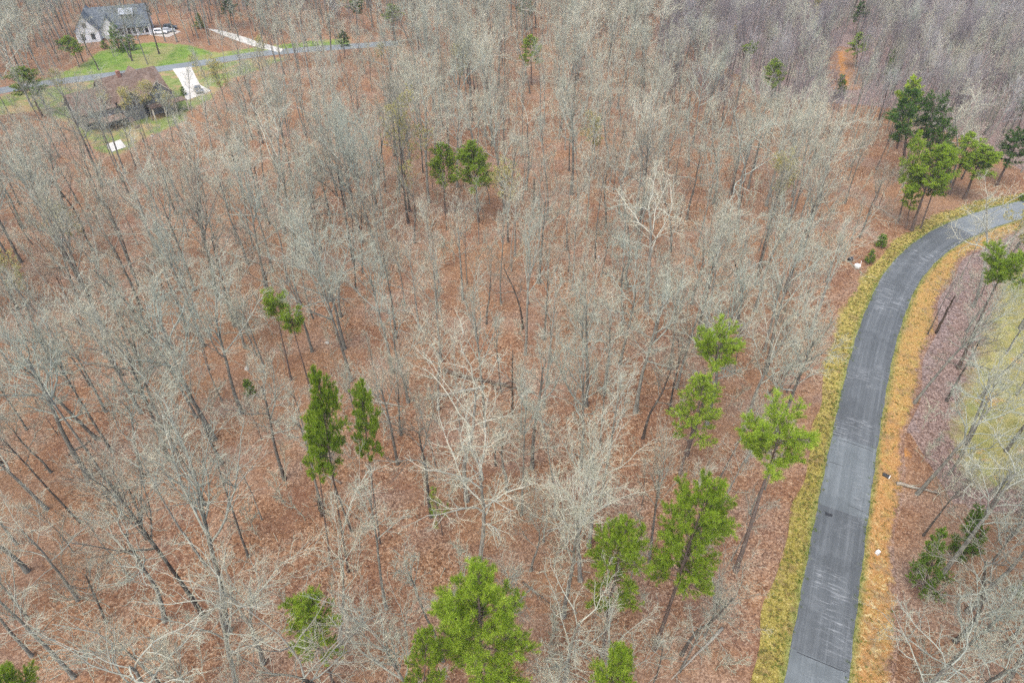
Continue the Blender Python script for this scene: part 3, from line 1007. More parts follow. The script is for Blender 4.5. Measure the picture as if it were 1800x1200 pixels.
N_, F_ = True, False
PINE_LIST = [
    ('dome', 0, (834, 1296), (872, 1012), 92, "largest bright green pine with a broad dome, cut by the bottom edge", "the broad bottom-edge pine", N_),
    ('ragged', 0, (733, 1330), (748, 1092), 32, "narrow pine leaning beside the broad dome pine at the bottom edge", "the narrow pine beside the broad one", N_),
    ('dome', 1, (125, 1400), (102, 1168), 55, "pine top just showing in the bottom corner below grey twigs", "the pine top in the bottom corner", N_),
    ('dome', 0, (1042, 1372), (1068, 1137), 50, "pine tip rising at the bottom edge below the tall tapering pine", "the pine tip at the bottom edge", N_),
    ('ragged', 1, (1057, 1158), (1090, 914), 57, "tall pine with tapering crown and bare trunk, between two larger pines", "the tapering tall pine", N_),
    ('dome', 1, (1150, 1140), (1244, 834), 68, "tallest pine near the road with long trailing lower boughs", "the tallest roadside pine", N_),
    ('flat', 0, (1293, 1003), (1355, 738), 68, "flat-topped pine on a long leaning bare trunk beside the verge", "the flat-topped pine", N_),
    ('ragged', 0, (1195, 832), (1224, 650), 46, "open grey-green pine in front of the rounder bright one", "the open grey-green pine", N_),
    ('flat', 0, (1207, 800), (1258, 584), 44, "bright round-topped pine behind the open grey-green pine", "the bright round-topped pine", N_),
    ('column', 0, (612, 1005), (572, 640), 25, "left pine of the trio, its slim crown reaching highest", "the highest pine of the trio", N_),
    ('column', 1, (580, 985), (560, 700), 26, "bushy lower pine of the trio, pressed against the taller one", "the bushy pine of the trio", N_),
    ('column', 1, (668, 955), (642, 655), 25, "slim pine standing apart on the trio's road side", "the slim pine of the trio", N_),
    ('ragged', 1, (588, 1208), (548, 1044), 52, "small open pine beside the pale forked tree's base", "the small open pine", N_),
    ('young', 0, (778, 940), (764, 852), 22, "young sparse lime-tinted pine alone among pale twigs", "the young sparse pine", N_),
    ('flat', 0, (512, 668), (486, 520), 25, "flat tufted pine, upper one of a leaning pair", "the upper tufted pine", N_),
    ('flat', 0, (548, 690), (516, 551), 24, "flat tufted pine, lower one of a leaning pair", "the lower tufted pine", N_),
    ('dome', 1, (783, 374), (778, 248), 22, "small yellowish pine beside the twin-trunk dark pine", "the small yellowish pine", F_),
    ('dome', 0, (841, 390), (838, 247), 26, "dark compact pine alone in the middle of the woods", "the compact mid-woods pine", F_),
    ('ragged', 0, (934, 150), (926, 60), 17, "ragged leaning pine deep in the central woods", "the ragged deep-woods pine", F_),
    ('dark', 0, (926, 52), (923, -4), 14, "pine touching the top edge above the ragged leaning pine", "the pine at the top edge", F_),
    ('column', 0, (693, 80), (690, 6), 13, "dark column pine in the far central woods", "the dark column pine", F_),
    ('dark', 1, (628, 62), (627, -8), 20, "wide dark pine at the top edge above the lane", "the wide top-edge pine", F_),
    ('dark', 0, (607, 104), (605, 54), 10, "small dark pine where the far lane enters the woods", "the small pine by the far lane", F_),
    ('dark', 0, (408, 47), (403, -2), 12, "dark pine above the long white driveway", "the pine above the long driveway", F_),
    ('cedar', 0, (352, 50), (350, 22), 8, "small round evergreen beside the white house court", "the small evergreen by the court", F_),
    ('dark', 1, (439, 32), (437, -8), 8, "thin pine at the top edge behind the long driveway", "the thin top-edge pine", F_),
    ('flat', 0, (1317, 150), (1312, 78), 12, "small flat green pine in the dense grey woods", "the small flat pine in dense woods", F_),
    ('ragged', 1, (1354, 190), (1358, 102), 16, "dull green pine half hidden by grey branches", "the half-hidden dull pine", F_),
    ('cedar', 1, (1477, 172), (1475, 132), 9, "small dark evergreen beside the clay scar", "the evergreen by the clay scar", F_),
    ('dark', 0, (1504, 62), (1505, 2), 12, "dark pine by the top edge above the clay scar", "the pine above the clay scar", F_),
    ('ragged', 0, (1504, 118), (1508, 54), 22, "broad dull pine behind the clay scar", "the broad dull pine", F_),
    ('cedar', 1, (1563, 142), (1565, 88), 8, "thin dull evergreen in the far grey thicket", "the thin thicket evergreen", F_),
    ('dark', 0, (1584, 318), (1592, 152), 34, "big dark pine beneath the lime-green tree", "the big dark pine", F_),
    ('dark', 1, (1618, 322), (1622, 172), 24, "dark pine whose crown merges with the big one below the lime tree", "the merging dark pine", F_),
    ('dark', 0, (1640, 330), (1653, 204), 24, "single dark round pine between the clustered pines", "the single dark round pine", F_),
    ('ragged', 0, (1578, 392), (1599, 222), 18, "thin pine on the woods side of the clustered pines", "the thin cluster pine", F_),
    ('dome', 0, (1602, 406), (1626, 248), 32, "widest green pine of the roadside cluster above the curve", "the widest cluster pine", F_),
    ('dark', 0, (1618, 402), (1650, 262), 17, "dark narrow pine attached to the widest cluster pine", "the dark narrow cluster pine", F_),
    ('ragged', 1, (1592, 402), (1603, 320), 14, "low green pine at the foot of the roadside cluster", "the low cluster pine", F_),
    ('ragged', 0, (1668, 342), (1698, 228), 27, "rough dark pine on the far bank of the curve, taller of two", "the taller far-bank pine", F_),
    ('dome', 0, (1694, 350), (1722, 250), 34, "bushy dark pine on the far bank of the curve", "the bushy far-bank pine", F_),
    ('dark', 0, (1752, 326), (1778, 226), 27, "pointed dark pine near the frame edge above the road", "the pointed far-bank pine", F_),
    ('dark', 0, (1786, 240), (1797, 144), 11, "small dark pine at the frame edge in the far woods", "the edge pine", F_),
    ('flat', 0, (1684, 648), (1748, 446), 44, "dark flat-crowned pine on a slanting trunk inside the curve", "the slanting pine inside the curve", N_),
    ('dome', 1, (76, 206), (42, 116), 28, "solitary round pine at the far lane's left end", "the solitary lane-side pine", F_),
    ('dome', 0, (140, 118), (130, 62), 34, "wide dark evergreen at the corner of the white house lawn", "the wide lawn-corner evergreen", F_),
    ('dark', 1, (112, 100), (106, 72), 14, "small dark evergreen crowding the wide lawn-corner one", "the small lawn-corner evergreen", F_),
]
for f_, k_, b_, t_, r_, lab, ph, nr in PINE_LIST:
    ev = f_ == 'cedar' or 'evergreen' in lab
    pine(f_, k_, b_, t_, r_, lab, ph, nr, "evergreen_tree" if ev else "pine_tree", "evergreen" if ev else "pine tree")
for f_, k_, b_, t_, r_, lab, ph in [
    ('cedar', 0, (210, 89), (205, 38), 15, "pointed cedar standing before the white house front", "the pointed cedar"),
    ('cedar', 1, (230, 88), (228, 62), 10, "small bushy cedar right of the pointed one", "the bushy cedar"),
    ('cedar', 1, (184, 86), (182, 72), 8, "low cedar left of the pointed one", "the low cedar"),
    ('cedar', 0, (1622, 1040), (1602, 918), 34, "bright green cedar beside the clay verge under grey branches", "the bright roadside cedar"),
    ('cedar', 1, (1688, 985), (1706, 896), 28, "dim olive cedar hidden behind grey branches", "the dim hidden cedar")]:
    pine(f_, k_, b_, t_, r_, lab, ph, False, "cedar_tree", "cedar", "cedars beside the house and road")
pine('lime', 0, (1576, 262), (1588, 132), 21, "bright lime-green leafy tree above the dark pines", "the lime-green tree", False, "leafy_tree", "tree", None)

for b_, t_, r_, lab in [((1546, 433), (1545, 413), 12, "leafy green bush on bare litter above the curve, upper one"),
                        ((1526, 463), (1527, 440), 9, "leafy green bush nearest the white tub, lower one"),
                        ((324, 168), (324, 153), 6, "round clipped bush on the driveway's edge"),
                        ((441, 694), (440, 668), 12, "dim evergreen bush among crooked grey branches"),
                        ((1800, 352), (1796, 338), 12, "round green bush where the road leaves the frame"),
                        ((1790, 1045), (1788, 1028), 16, "low yellow-green bush at the frame edge among leaf litter")]:
    b = at(*b_); h = max(0.8, height_from(*b_, t_[1]))
    H, tm, boughs = PINES['cedar'][1]
    key = ('cedar', 1)
    if key not in MERGE_CACHE:
        MERGE_CACHE[key] = (merge_meshes("branches", [x[0] for x in boughs], [MAT_PINEBARK]), merge_meshes("crown", [x[1] for x in boughs], [MAT_CEDAR]))
    root = thing("green_bush", lab, "bush", (b.x, b.y, 0), b_[0], "green bushes on the leaf litter")
    zt = pix(b.x, b.y, 1)[2]
    root.scale = (r_ * zt / F / 1.9, r_ * zt / F / 1.9, h / H)
    copy_part("stems", MERGE_CACHE[key][0], root, 0.5); copy_part("leaves", MERGE_CACHE[key][1], root, 0.8)

# ------------------------------------------------------------------ bare trees
rng = random.Random(77)
TREES = []   # dict(x, y, h, form, lean, dark, bud)
def hero(base, top, form, tone=None, label=None, wide=1.0):
    b = at(*base)
    h = height_from(base[0], base[1], top[1]) * 0.97
    tp = at(top[0], top[1], h * 0.9)
    TREES.append(dict(x=b.x, y=b.y, h=h, form=form, lean=max(-.28, min(.28, (tp.x - b.x) / h)), tone=tone if tone is not None else rng.random(), hero=True, label=label, wide=wide, bud=False))
    KEEPOUT.append((b.x, b.y, 3.2))
for args in [
    ((598, 1133), (655, 795), 'forked', 0.9, "pale thick forked tree beside the small open pine, limbs sprawling wide", 0.62),
    ((290, 1090), (268, 838), 'crooked', 0.7, "crooked pale tree with level broken limbs in the near litter"),
    ((48, 1004), (2, 730), 'crooked', 0.0, "dark curved trunk with pale twisted top by the frame edge"),
    ((207, 872), (75, 560), 'slender', 0.6, None), ((142, 918), (-25, 690), 'slender', 0.0, None),
    ((843, 1010), (838, 692), 'round', 1.0, "wide pale round-crowned tree right below the fallen dark log"),
    ((935, 822), (945, 560), 'round', 0.3, None), ((250, 838), (228, 600), 'forked', 0.5, None),
    ((402, 1110), (345, 715), 'broom', 0.3, None), ((462, 1165), (420, 905), 'forked', 0.95, None),
    ((420, 1230), (372, 985), 'crooked', 0.8, None), ((130, 1190), (60, 955), 'broom', 0.2, None),
    ((1198, 1150), (1290, 985), 'crooked', 0.1, "low tree with a dark bent trunk arching towards the verge"),
    ((1352, 692), (1440, 550), 'crooked', 0.0, None, 0.6), ((1382, 690), (1450, 540), 'slender', 0.0, None, 0.7),
    ((1607, 708), (1725, 480), 'broom', 0.6, None), ((1630, 588), (1668, 470), 'slender', 0.1, None),
    ((1612, 868), (1752, 640), 'crooked', 0.5, "sprawling grey tree beyond the culvert, its limbs over the meadow"),
    ((1655, 1010), (1790, 750), 'crooked', 0.7, None), ((1700, 1075), (1830, 790), 'forked', 0.5, None),
    ((500, 842), (462, 600), 'round', 0.2, None), ((436, 978), (390, 760), 'slender', 0.2, None),
    ((172, 772), (40, 545), 'crooked', 0.4, None), ((390, 815), (330, 585), 'broom', 0.3, None),
    ((625, 508), (632, 330), 'slender', 0.0, None), ((637, 480), (648, 310), 'slender', 0.0, None),
    ((800, 372), (815, 305), 'crooked', 0.0, None), ((905, 450), (895, 270), 'forked', 0.8, None),
    ((1645, 165), (1692, 40), 'forked', 0.9, "tall pale forked tree rising from the far purple thicket"),
    ((1035, 960), (1060, 700), 'round', 0.9, None), ((1020, 1020), (1010, 770), 'round', 0.9, None),
    ((770, 720), (768, 520), 'round', 1.0, None), ((1062, 690), (1060, 470), 'round', 0.95, None),
    ((1130, 770), (1175, 590), 'crooked', 0.0, None), ((690, 655), (655, 410), 'broom', 0.6, None),
    ((1265, 840), (1335, 690), 'slender', 0.3, None), ((1285, 985), (1350, 835), 'crooked', 0.6, None, 0.45),
    ((1090, 640), (1140, 430), 'crooked', 0.5, None), ((1240, 690), (1300, 440), 'broom', 0.5, None),
    ((1195, 1180), (1255, 1075), 'crooked', 0.4, None), ((985, 1230), (990, 1010), 'crooked', 0.8, None),
    ((350, 560), (300, 395), 'broom', 0.4, None), ((115, 485), (60, 350), 'slender', 0.1, None),
    ((215, 660), (150, 470), 'crooked', 0.3, None), ((300, 1300), (250, 1030), 'crooked', 0.8, None),
    ((760, 1290), (655, 1060), 'broom', 0.7, None), ((1720, 700), (1800, 560), 'crooked', 0.7, None), ((1740, 870), (1800, 700), 'crooked', 0.4, None),
    ((1690, 800), (1760, 600), 'crooked', 0.6, None), ((1640, 1200), (1735, 985), 'broom', 0.5, None), ((1745, 1230), (1840, 990), 'crooked', 0.5, None),
    ((1560, 1290), (1640, 1080), 'crooked', 0.6, None),
    ((150, 275), (128, 165), 'broom', 0.3, None), ((176, 296), (150, 178), 'round', 0.45, None), ((262, 262), (250, 150), 'slender', 0.2, None), ((305, 250), (292, 148), 'broom', 0.5, None), ((238, 292), (222, 182), 'round', 0.35, None), ((335, 262), (322, 150), 'slender', 0.1, None), ((118, 250), (92, 140), 'broom', 0.4, None), ((285, 300), (272, 196), 'slender', 0.3, None),
    ((215, 320), (178, 190), 'broom', 0.3, None), ((90, 330), (45, 205), 'slender', 0.2, None), ((200, 100), (196, 30), 'forked', 0.9, None),
]:
    hero(*args)
def bud(base, top, tone=0.5, wide=1.0):
    if 180 < base[0] < 310 and base[1] > 200: wide = 1.3
    hero(base, top, 'round', tone, None, wide)
    TREES[-1]['bud'] = True
for b_, t_ in [((195, 214), (190, 158)), ((232, 215), (232, 150)), ((268, 212), (262, 140)), ((300, 208), (296, 158)), ((893, 395), (888, 275)),
               ((1378, 390), (1372, 258)), ((160, 460), (100, 345)), ((75, 545), (15, 430)), ((118, 178), (104, 118)), ((1760, 480), (1800, 330)),
               ((350, 135), (345, 92)), ((470, 118), (462, 60)), ((820, 170), (815, 70)), ((1040, 300), (1035, 190))]:
    bud(b_, t_)

def poly_in(px, py, P):
    c = False
    n = len(P)
    for i in range(n):
        x0, y0 = P[i]; x1, y1 = P[(i + 1) % n]
        if (y0 > py) != (y1 > py) and px < (x1 - x0) * (py - y0) / (y1 - y0) + x0:
            c = not c
    return c
HOUSE_KEEP = [[(125, 250), (140, 150), (225, 128), (300, 115), (375, 110), (380, 172), (325, 215), (200, 268)],
              [(122, 85), (122, 40), (330, 20), (330, 62), (250, 82), (190, 95)]]
RP = np.array([(p.x, p.y) for p in ROAD]); FP = np.array([(p.x, p.y) for p in FAR_ROAD])
CLEARINGS = []      # views kept partly open: window in the photo, distance of what stands there, share of trees left out
for f_, k_, b_, t_, r_, lab, ph, nr in PINE_LIST:
    CLEARINGS.append((t_[0] - r_ * 0.8, t_[1], t_[0] + r_ * 0.8, t_[1] + (b_[1] - t_[1]) * 0.5, at(b_[0], min(b_[1], 1300)).y, 0.8))
CLEARINGS += [(1566, 133, 1608, 160, at(1576, 262).y, 0.9), (140, 130, 380, 215, at(220, 235).y, 0.35), (135, 30, 290, 80, at(200, 85).y, 0.35),
              (165, 78, 370, 118, at(260, 118).y, 0.5), (300, 118, 372, 178, at(340, 178).y, 0.7), (185, 245, 222, 270, at(200, 270).y, 0.9),
              (370, 50, 500, 92, at(440, 92).y, 0.5), (278, 45, 305, 62, at(290, 66).y, 0.9), (1470, 95, 1495, 150, at(1480, 152).y, 0.85), (0, 85, 300, 160, at(150, 160).y, 0.35)]
def hides(x, y, h, form):
    a, t = pix(x, y, h * 0.55), pix(x, y, h)
    w = {'round': 0.26, 'crooked': 0.27, 'broom': 0.2, 'slender': 0.14, 'forked': 0.24}[form] * h * F / a[2]
    for x0, y0, x1, y1, yy, pr in CLEARINGS:
        if y < yy and a[0] + w > x0 and a[0] - w < x1 and a[1] > y0 and t[1] < y1 and rng.random() < pr: return True
    return False
def blocked(x, y, px, py):
    dv = RP - (x, y); d2 = np.hypot(dv[:, 0], dv[:, 1]); i = int(d2.argmin())
    s = -(dv[i][0] * RN[i].x + dv[i][1] * RN[i].y)
    if d2[i] < (HW + (6.2 if s < 0 else 5.0)): return True
    if np.hypot(*(FP - (x, y)).T).min() < 4.5: return True
    for P in HOUSE_KEEP:
        if poly_in(px, py, P): return True
    if poly_in(px, py, LAWN_PX) and rng.random() < 0.86: return True
    if poly_in(px, py, YARD_PX) and rng.random() < 0.72: return True
    if poly_in(px, py, MEADOW_PX) and rng.random() < 0.5: return True
    if poly_in(px, py, [(1495, 520), (1530, 400), (1640, 390), (1600, 420), (1540, 520)]) and rng.random() < 0.9: return True
    if poly_in(px, py, [(1460, 80), (1500, 80), (1500, 160), (1460, 160)]): return True
    return False
CELL = 6.0
GRID = {}
def far_enough(x, y, r):
    cx, cy = int(x // CELL), int(y // CELL)
    for i in (-1, 0, 1):
        for j in (-1, 0, 1):
            for (a, b, q) in GRID.get((cx + i, cy + j), ()):
                if (a - x) ** 2 + (b - y) ** 2 < max(r, q) ** 2: return False
    return True
def put_grid(x, y, r):
    GRID.setdefault((int(x // CELL), int(y // CELL)), []).append((x, y, r))
for (x, y, r) in KEEPOUT: put_grid(x, y, r)
clump = np.random.default_rng(5)
BL = [(clump.uniform(-250, 250), clump.uniform(10, 340), clump.uniform(8, 25), clump.uniform(-1, 1)) for _ in range(140)]
def lumpy(x, y):
    s = 0.0
    for a, b, r, w in BL:
        d = ((a - x) ** 2 + (b - y) ** 2) / (r * r)
        if d < 4: s += w * math.exp(-d)
    return s
tries = 0
Y0, Y1 = 16.0, 345.0
while tries < 34000:
    tries += 1
    y = rng.uniform(Y0, Y1)
    hw = (y * CP + CAM_H * SP) * 0.75 + 26
    if rng.random() > hw / 280: continue
    x = rng.uniform(-hw, hw)
    px, py, zz = pix(x, y)
    dense = 0.62
    if px > 1080 and py < 380: dense = 1.0
    elif py < 260: dense = 0.92
    elif px > 1560: dense = 1.2 if py > 780 else 0.8
    elif py > 640: dense = 0.60
    dense *= 1 + 0.35 * lumpy(x, y)
    if rng.random() > dense * (0.78 if not (px > 1150 and py < 260) else 1.0): continue
    if blocked(x, y, px, py): continue
    thick = (px > 1150 and py < 230 + (px - 1150) * 0.1) or (py < 75 and px < 700 and rng.random() < 0.5)
    r = rng.uniform(2.9, 5.0) if not thick else rng.uniform(1.5, 2.7)
    if not far_enough(x, y, r): continue
    u = rng.random()
    if thick: form = 'slender' if u < 0.75 else 'broom'
    else: form = 'slender' if u < 0.36 else 'round' if u < 0.56 else 'broom' if u < 0.74 else 'crooked' if u < 0.9 else 'forked'
    h = (rng.uniform(17, 28) if rng.random() < 0.78 else rng.uniform(10, 17)) * (0.84 if thick else 1.0)
    if form == 'slender': h *= rng.uniform(0.7, 1.0)
    if hides(x, y, h, form): continue
    put_grid(x, y, r)
    TREES.append(dict(x=x, y=y, h=h, form=form, lean=rng.gauss(0, 0.03), tone=rng.random(), thick=thick, hero=False, label=None, wide=rng.uniform(0.85, 1.15), bud=(rng.random() < 0.004)))

def px_height(t):
    a = pix(t['x'], t['y'], 0); b = pix(t['x'], t['y'], t['h'])
    if b[0] < -40 or b[0] > 1840: return 0
    lo, hi = min(1200, a[1]), max(0, b[1])
    if a[0] < -60 and b[0] < 30: return 0
    return max(0, lo - hi)
for t in TREES:
    t['score'] = px_height(t) + (10000 if (t['hero'] and not t['bud'] and px_height(t) > 5) else 0)
buds = [t for t in TREES if t['bud'] and px_height(t) > 6]
plain_trees = sorted([t for t in TREES if not (t['bud'] and px_height(t) > 6)], key=lambda t: -t['score'])
SINGLES = [t for t in plain_trees[:300] if px_height(t) > 20]
ids = set(id(t) for t in SINGLES)
MASS = [t for t in plain_trees if id(t) not in ids]

LAND += [(160, 72, "the white house"), (230, 200, "the brown-roofed house"), (205, 257, "the concrete pad"), (350, 157, "the dark parked car"),
         (860, 672, "the long fallen log"), (1506, 471, "the white tub"), (1560, 838, "the culvert"), (1542, 970, "the white utility box"),
         (1440, 980, "the near road"), (1570, 560, "the road curve"), (1745, 620, "the yellow meadow"), (565, 895, "the dark stump"), (900, 728, "the black snag"),
         (112, 425, "the pale boulder"), (1645, 1180, "the bottom corner by the road"), (20, 1180, "the bottom left corner"), (10, 640, "the left frame edge"),
         (320, 760, "the gap of open litter"), (1000, 1080, "the fallen branch"), (1100, 250, "the dense central woods")]
ORD = ["", "second", "third", "fourth", "fifth", "sixth", "seventh", "eighth", "ninth", "tenth", "eleventh", "twelfth", "thirteenth", "fourteenth", "fifteenth", "sixteenth", "seventeenth", "eighteenth", "nineteenth", "twentieth", "twenty-first", "twenty-second", "twenty-third", "twenty-fourth", "twenty-fifth"]
def describe(lst, kindword):
    buckets = {}
    for t in lst:
        if t['label']: continue
        a = pix(t['x'], t['y'])
        q = min(LAND, key=lambda l: (l[0] - a[0]) ** 2 + (l[1] - a[1]) ** 2)
        dx, dy = a[0] - q[0], a[1] - q[1]
        w = ("right of" if dx > 0 else "left of") if abs(dx) > abs(dy) else ("in front of" if dy > 0 else "behind")
        buckets.setdefault((q[2], w), []).append((math.hypot(dx, dy), t))
    for (ph, w), ts in buckets.items():
        ts.sort(key=lambda z: z[0])
        for i, (d, t) in enumerate(ts):
            tone = "dark" if t['tone'] < 0.22 else "pale" if t['tone'] > 0.72 else "grey"
            o = ("nearest one " if i == 0 else ORD[i] + " one ") if i < len(ORD) else "outermost one "
            t['label'] = "%s %s %s, %s%s %s" % (tone, FORMS[t['form']][1], kindword, o, w, ph)
describe(SINGLES, "bare tree")
describe(buds, "budding tree")

def tree_root(name, t, cat, group, H, r):
    root = thing(name, t['label'], cat, (t['x'], t['y'], 0), 0, group)
    root.rotation_euler = (Matrix.Rotation(math.atan(t['lean']), 4, 'Y') @ Matrix.Rotation(r.gauss(0, .025), 4, 'X') @ Matrix.Rotation(r.uniform(0, 6.28), 4, 'Z')).to_euler()
    s = t['h'] / H
    root.scale = (s * t['wide'], s * t['wide'], s)
    return root
r = random.Random(9)
for i, t in enumerate(SINGLES):
    split = i < 95
    if split:
        c = [v for v in NEAR_TREES if v[0] == t['form']]
        form, H, tm, lm = r.choice(c)
    else:
        c = [v for v in FAR_TREES if v[0] == t['form']]
        form, H, tm, cm = r.choice(c)
    root = tree_root("bare_tree", t, "tree", "bare trees of the open woods", H, r)
    copy_part("trunk", tm, root, t['tone'])
    if split:
        for a, b in lm:
            lo = copy_part("limb", a, root, t['tone'])
            copy_part("twigs", b, lo, (t['tone'] * 0.6 + 0.2))
    else:
        copy_part("crown", cm, root, t['tone'])
for t in buds:
    form, H, tm, cm, bm_ = r.choice([v for v in BUD_TREES if v[0] == t['form']] or BUD_TREES)
    root = tree_root("budding_tree", t, "tree", "trees in yellow spring bud", H, r)
    copy_part("trunk", tm, root, t['tone']); copy_part("crown", cm, root, t['tone']); copy_part("buds", bm_, root, t['tone'])
pos, scl, rot, idx = [], [], [], []
for t in MASS:
    want = 'thicket' if t.get('thick') and r.random() < 0.72 else t['form']
    c = [i for i, f in enumerate(PROTO_FORM) if f == want]
    i = r.choice(c)
    s = t['h'] / FORMS[t['form']][0]['H']
    pos.append((t['x'], t['y'], 0)); scl.append((s * t['wide'], s * t['wide'], s)); rot.append((r.gauss(0, .03), r.gauss(0, .03), r.uniform(0, 6.28))); idx.append(i)
scatter("distant_woods", "mass of leafless grey trees filling the distant woods", "woods", PROTO, pos, scl, rot, idx)

# undergrowth: saplings and thin suckers between the trees
pos, scl, rot, idx = [], [], [], []
rs = random.Random(21)
while len(pos) < 1700:
    y = rs.uniform(20, 330)
    hw = (y * CP + CAM_H * SP) * 0.75 + 15
    x = rs.uniform(-hw, hw)
    px, py, zz = pix(x, y)
    if rs.random() > hw / 250 + 0.12: continue
    rng = rs
    if blocked(x, y, px, py): continue
    s = rs.uniform(0.45, 1.3) * (0.9 if py < 300 else 1.0)
    pos.append((x, y, 0)); scl.append((s, s, s)); rot.append((rs.gauss(0, .08), rs.gauss(0, .08), rs.uniform(0, 6.28))); idx.append(rs.randrange(5))
scatter("sapling_undergrowth", "thin leafless saplings and suckers between the trunks", "undergrowth", SAPS, pos, scl, rot, idx)

# grass tufts and loose sticks
TUFTS = bpy.data.collections.new("tuft_forms")
for n in range(6):
    g = random.Random(500 + n)
    pts = [(g.gauss(0, .10), g.gauss(0, .10), 0) for _ in range(12)]
    me = tuft_mesh("tuft_form", pts, [(0, 0, 1.1)] * 12, 500 + n, 3, 0.24, 0.03, MAT_BLADE if n < 4 else MAT_BLADE_G, 0.6)
    TUFTS.objects.link(bpy.data.objects.new("tuft_form_%d" % n, me))
def tufts_along(name, label, left, count):
    pos, scl, rot, idx = [], [], [], []
    W = verge_width(left)
    for _ in range(count):
        i = int(len(ROAD) * rs.random() ** 1.0)
        i = min(i, len(ROAD) - 1)
        t = rs.betavariate(1.1, 1.4)
        o = (HW - 0.02 + (W(i, RL[i]) + 0.5) * t) * (-1 if left else 1)
        if not left and 0.12 < t < 0.85 and rs.random() < 0.78: continue
        p = ROAD[i] + RN[i] * o + Vector((rs.gauss(0, .3), rs.gauss(0, .3)))
        s = rs.uniform(0.4, 1.1)
        pos.append((p.x, p.y, 0.07 * (1 - t))); scl.append((s, s, s * rs.uniform(.6, 1.2))); rot.append((0, 0, rs.uniform(0, 6.28)))
        idx.append(rs.randrange(4, 6) if (t < 0.12 or rs.random() < (0.25 if left else 0.1)) else rs.randrange(4))
    return scatter(name, label, "grass", TUFTS, pos, scl, rot, idx)
tufts_along("verge_grass", "short golden grass tufts along the wooded side of the road", True, 5000)
tufts_along("straw_grass", "scattered straw tufts on the orange clay roadside", False, 3800)
STICKS = bpy.data.collections.new("stick_forms")
for n in range(4):
    g = random.Random(600 + n)
    p, d = walk(g, (-1, 0, 0.06), (1, 0, 0), 2.0, 3, 0.12, 0.0)
    rows = [(p, [0.035, 0.03, 0.025, 0.012])]
    for _ in range(3):
        q, e = along(p, d, g.uniform(.3, .9))
        w, _d = walk(g, q, vnorm(side(g, e, R(45), g.choice((0, PI)))), 0.8, 3, .1, 0.02)
        rows.append((w, [0.018, 0.016, 0.012, 0.008]))
    me = rows_mesh("stick_form", [(rows, 3, 0)], [MAT_TWIG_R])
    STICKS.objects.link(bpy.data.objects.new("stick_form_%d" % n, me))
pos, scl, rot, idx = [], [], [], []
while len(pos) < 2600:
    y = rs.uniform(22, 200); hw = (y * CP + CAM_H * SP) * 0.75 + 8; x = rs.uniform(-hw, hw)
    px, py, zz = pix(x, y)
    if blocked(x, y, px, py): continue
    s = rs.uniform(0.4, 1.5)
    pos.append((x, y, 0.0)); scl.append((s, s, s)); rot.append((0, rs.gauss(0, .03), rs.uniform(0, 6.28))); idx.append(rs.randrange(4))
scatter("fallen_sticks", "loose twigs and sticks lying on the leaf litter", "sticks", STICKS, pos, scl, rot, idx)

# ------------------------------------------------------------------ logs, snags, stumps, stones
def log(pa, pb, r0, label, tone, branches=2):
    a, b = at(*pa), at(*pb)
    L = (b - a).length
    g = random.Random(int(pa[0] + pb[1]))
    root = thing("fallen_log", label, "log", (a.x, a.y, 0), math.atan2(b.y - a.y, b.x - a.x), "fallen logs on the leaf litter")
    pts = [(L * t, g.gauss(0, L * 0.008), r0 * 0.75 + g.uniform(0, .08)) for t in np.linspace(0, 1, 9)]
    mb = MB().tube(pts, [r0 * (1.15 - 0.75 * t) for t in np.linspace(0, 1, 9)], 8)
    o = mb.build("stem", MAT_LOG, root, True); o.color = (tone, tone, tone, 1)
    for k in range(branches):
        t = g.uniform(.45, .95)
        p = (L * t, 0, r0 * 0.7); s = g.choice((-1, 1))
        q = [(p[0] + u * L * .16, s * u * L * .12 + g.gauss(0, .1), p[2] + u * (0.5 if k else 0.15)) for u in np.linspace(0, 1, 5)]
        o = MB().tube(q, [r0 * .4 * (1 - .7 * u) for u in np.linspace(0, 1, 5)], 5).build("branch", MAT_LOG, root, True)
        o.color = (tone, tone, tone, 1)
log((778, 654), (940, 692), 0.30, "longest dark fallen log lying slantwise in the middle woods", 0.0, 4)
log((852, 681), (744, 703), 0.22, "pale fallen log just below the longest dark one", 1.0, 3)
log((660, 706), (708, 716), 0.18, "short grey log beside the slim pine of the trio", 0.8, 1)
log((185, 522), (222, 512), 0.16, "pale log lying at the foot of a grey trunk", 0.9, 1)
log((408, 448), (470, 470), 0.2, "pale brown log slanting behind the tufted pines", 0.6, 2)
log((918, 1024), (968, 1062), 0.14, "thin dark fallen stem behind the pine tip at the bottom edge", 0.0, 2)
log((120, 800), (160, 775), 0.14, "dark short log in the open litter", 0.1, 1)
log((1270, 1105), (1180, 1195), 0.16, "pale fallen branch by the tall roadside pine's foot", 0.9, 3)
log((600, 850), (560, 830), 0.13, "grey log close to the dark stump", 0.6, 1)
log((1040, 915), (960, 935), 0.16, "pale log lying beneath wide pale crowns", 0.9, 3)
log((1575, 850), (1650, 868), 0.22, "grey fallen log running from the culvert mouth", 0.85, 2)
log((1060, 480), (1110, 505), 0.18, "dark brown log in the central woods", 0.1, 2)

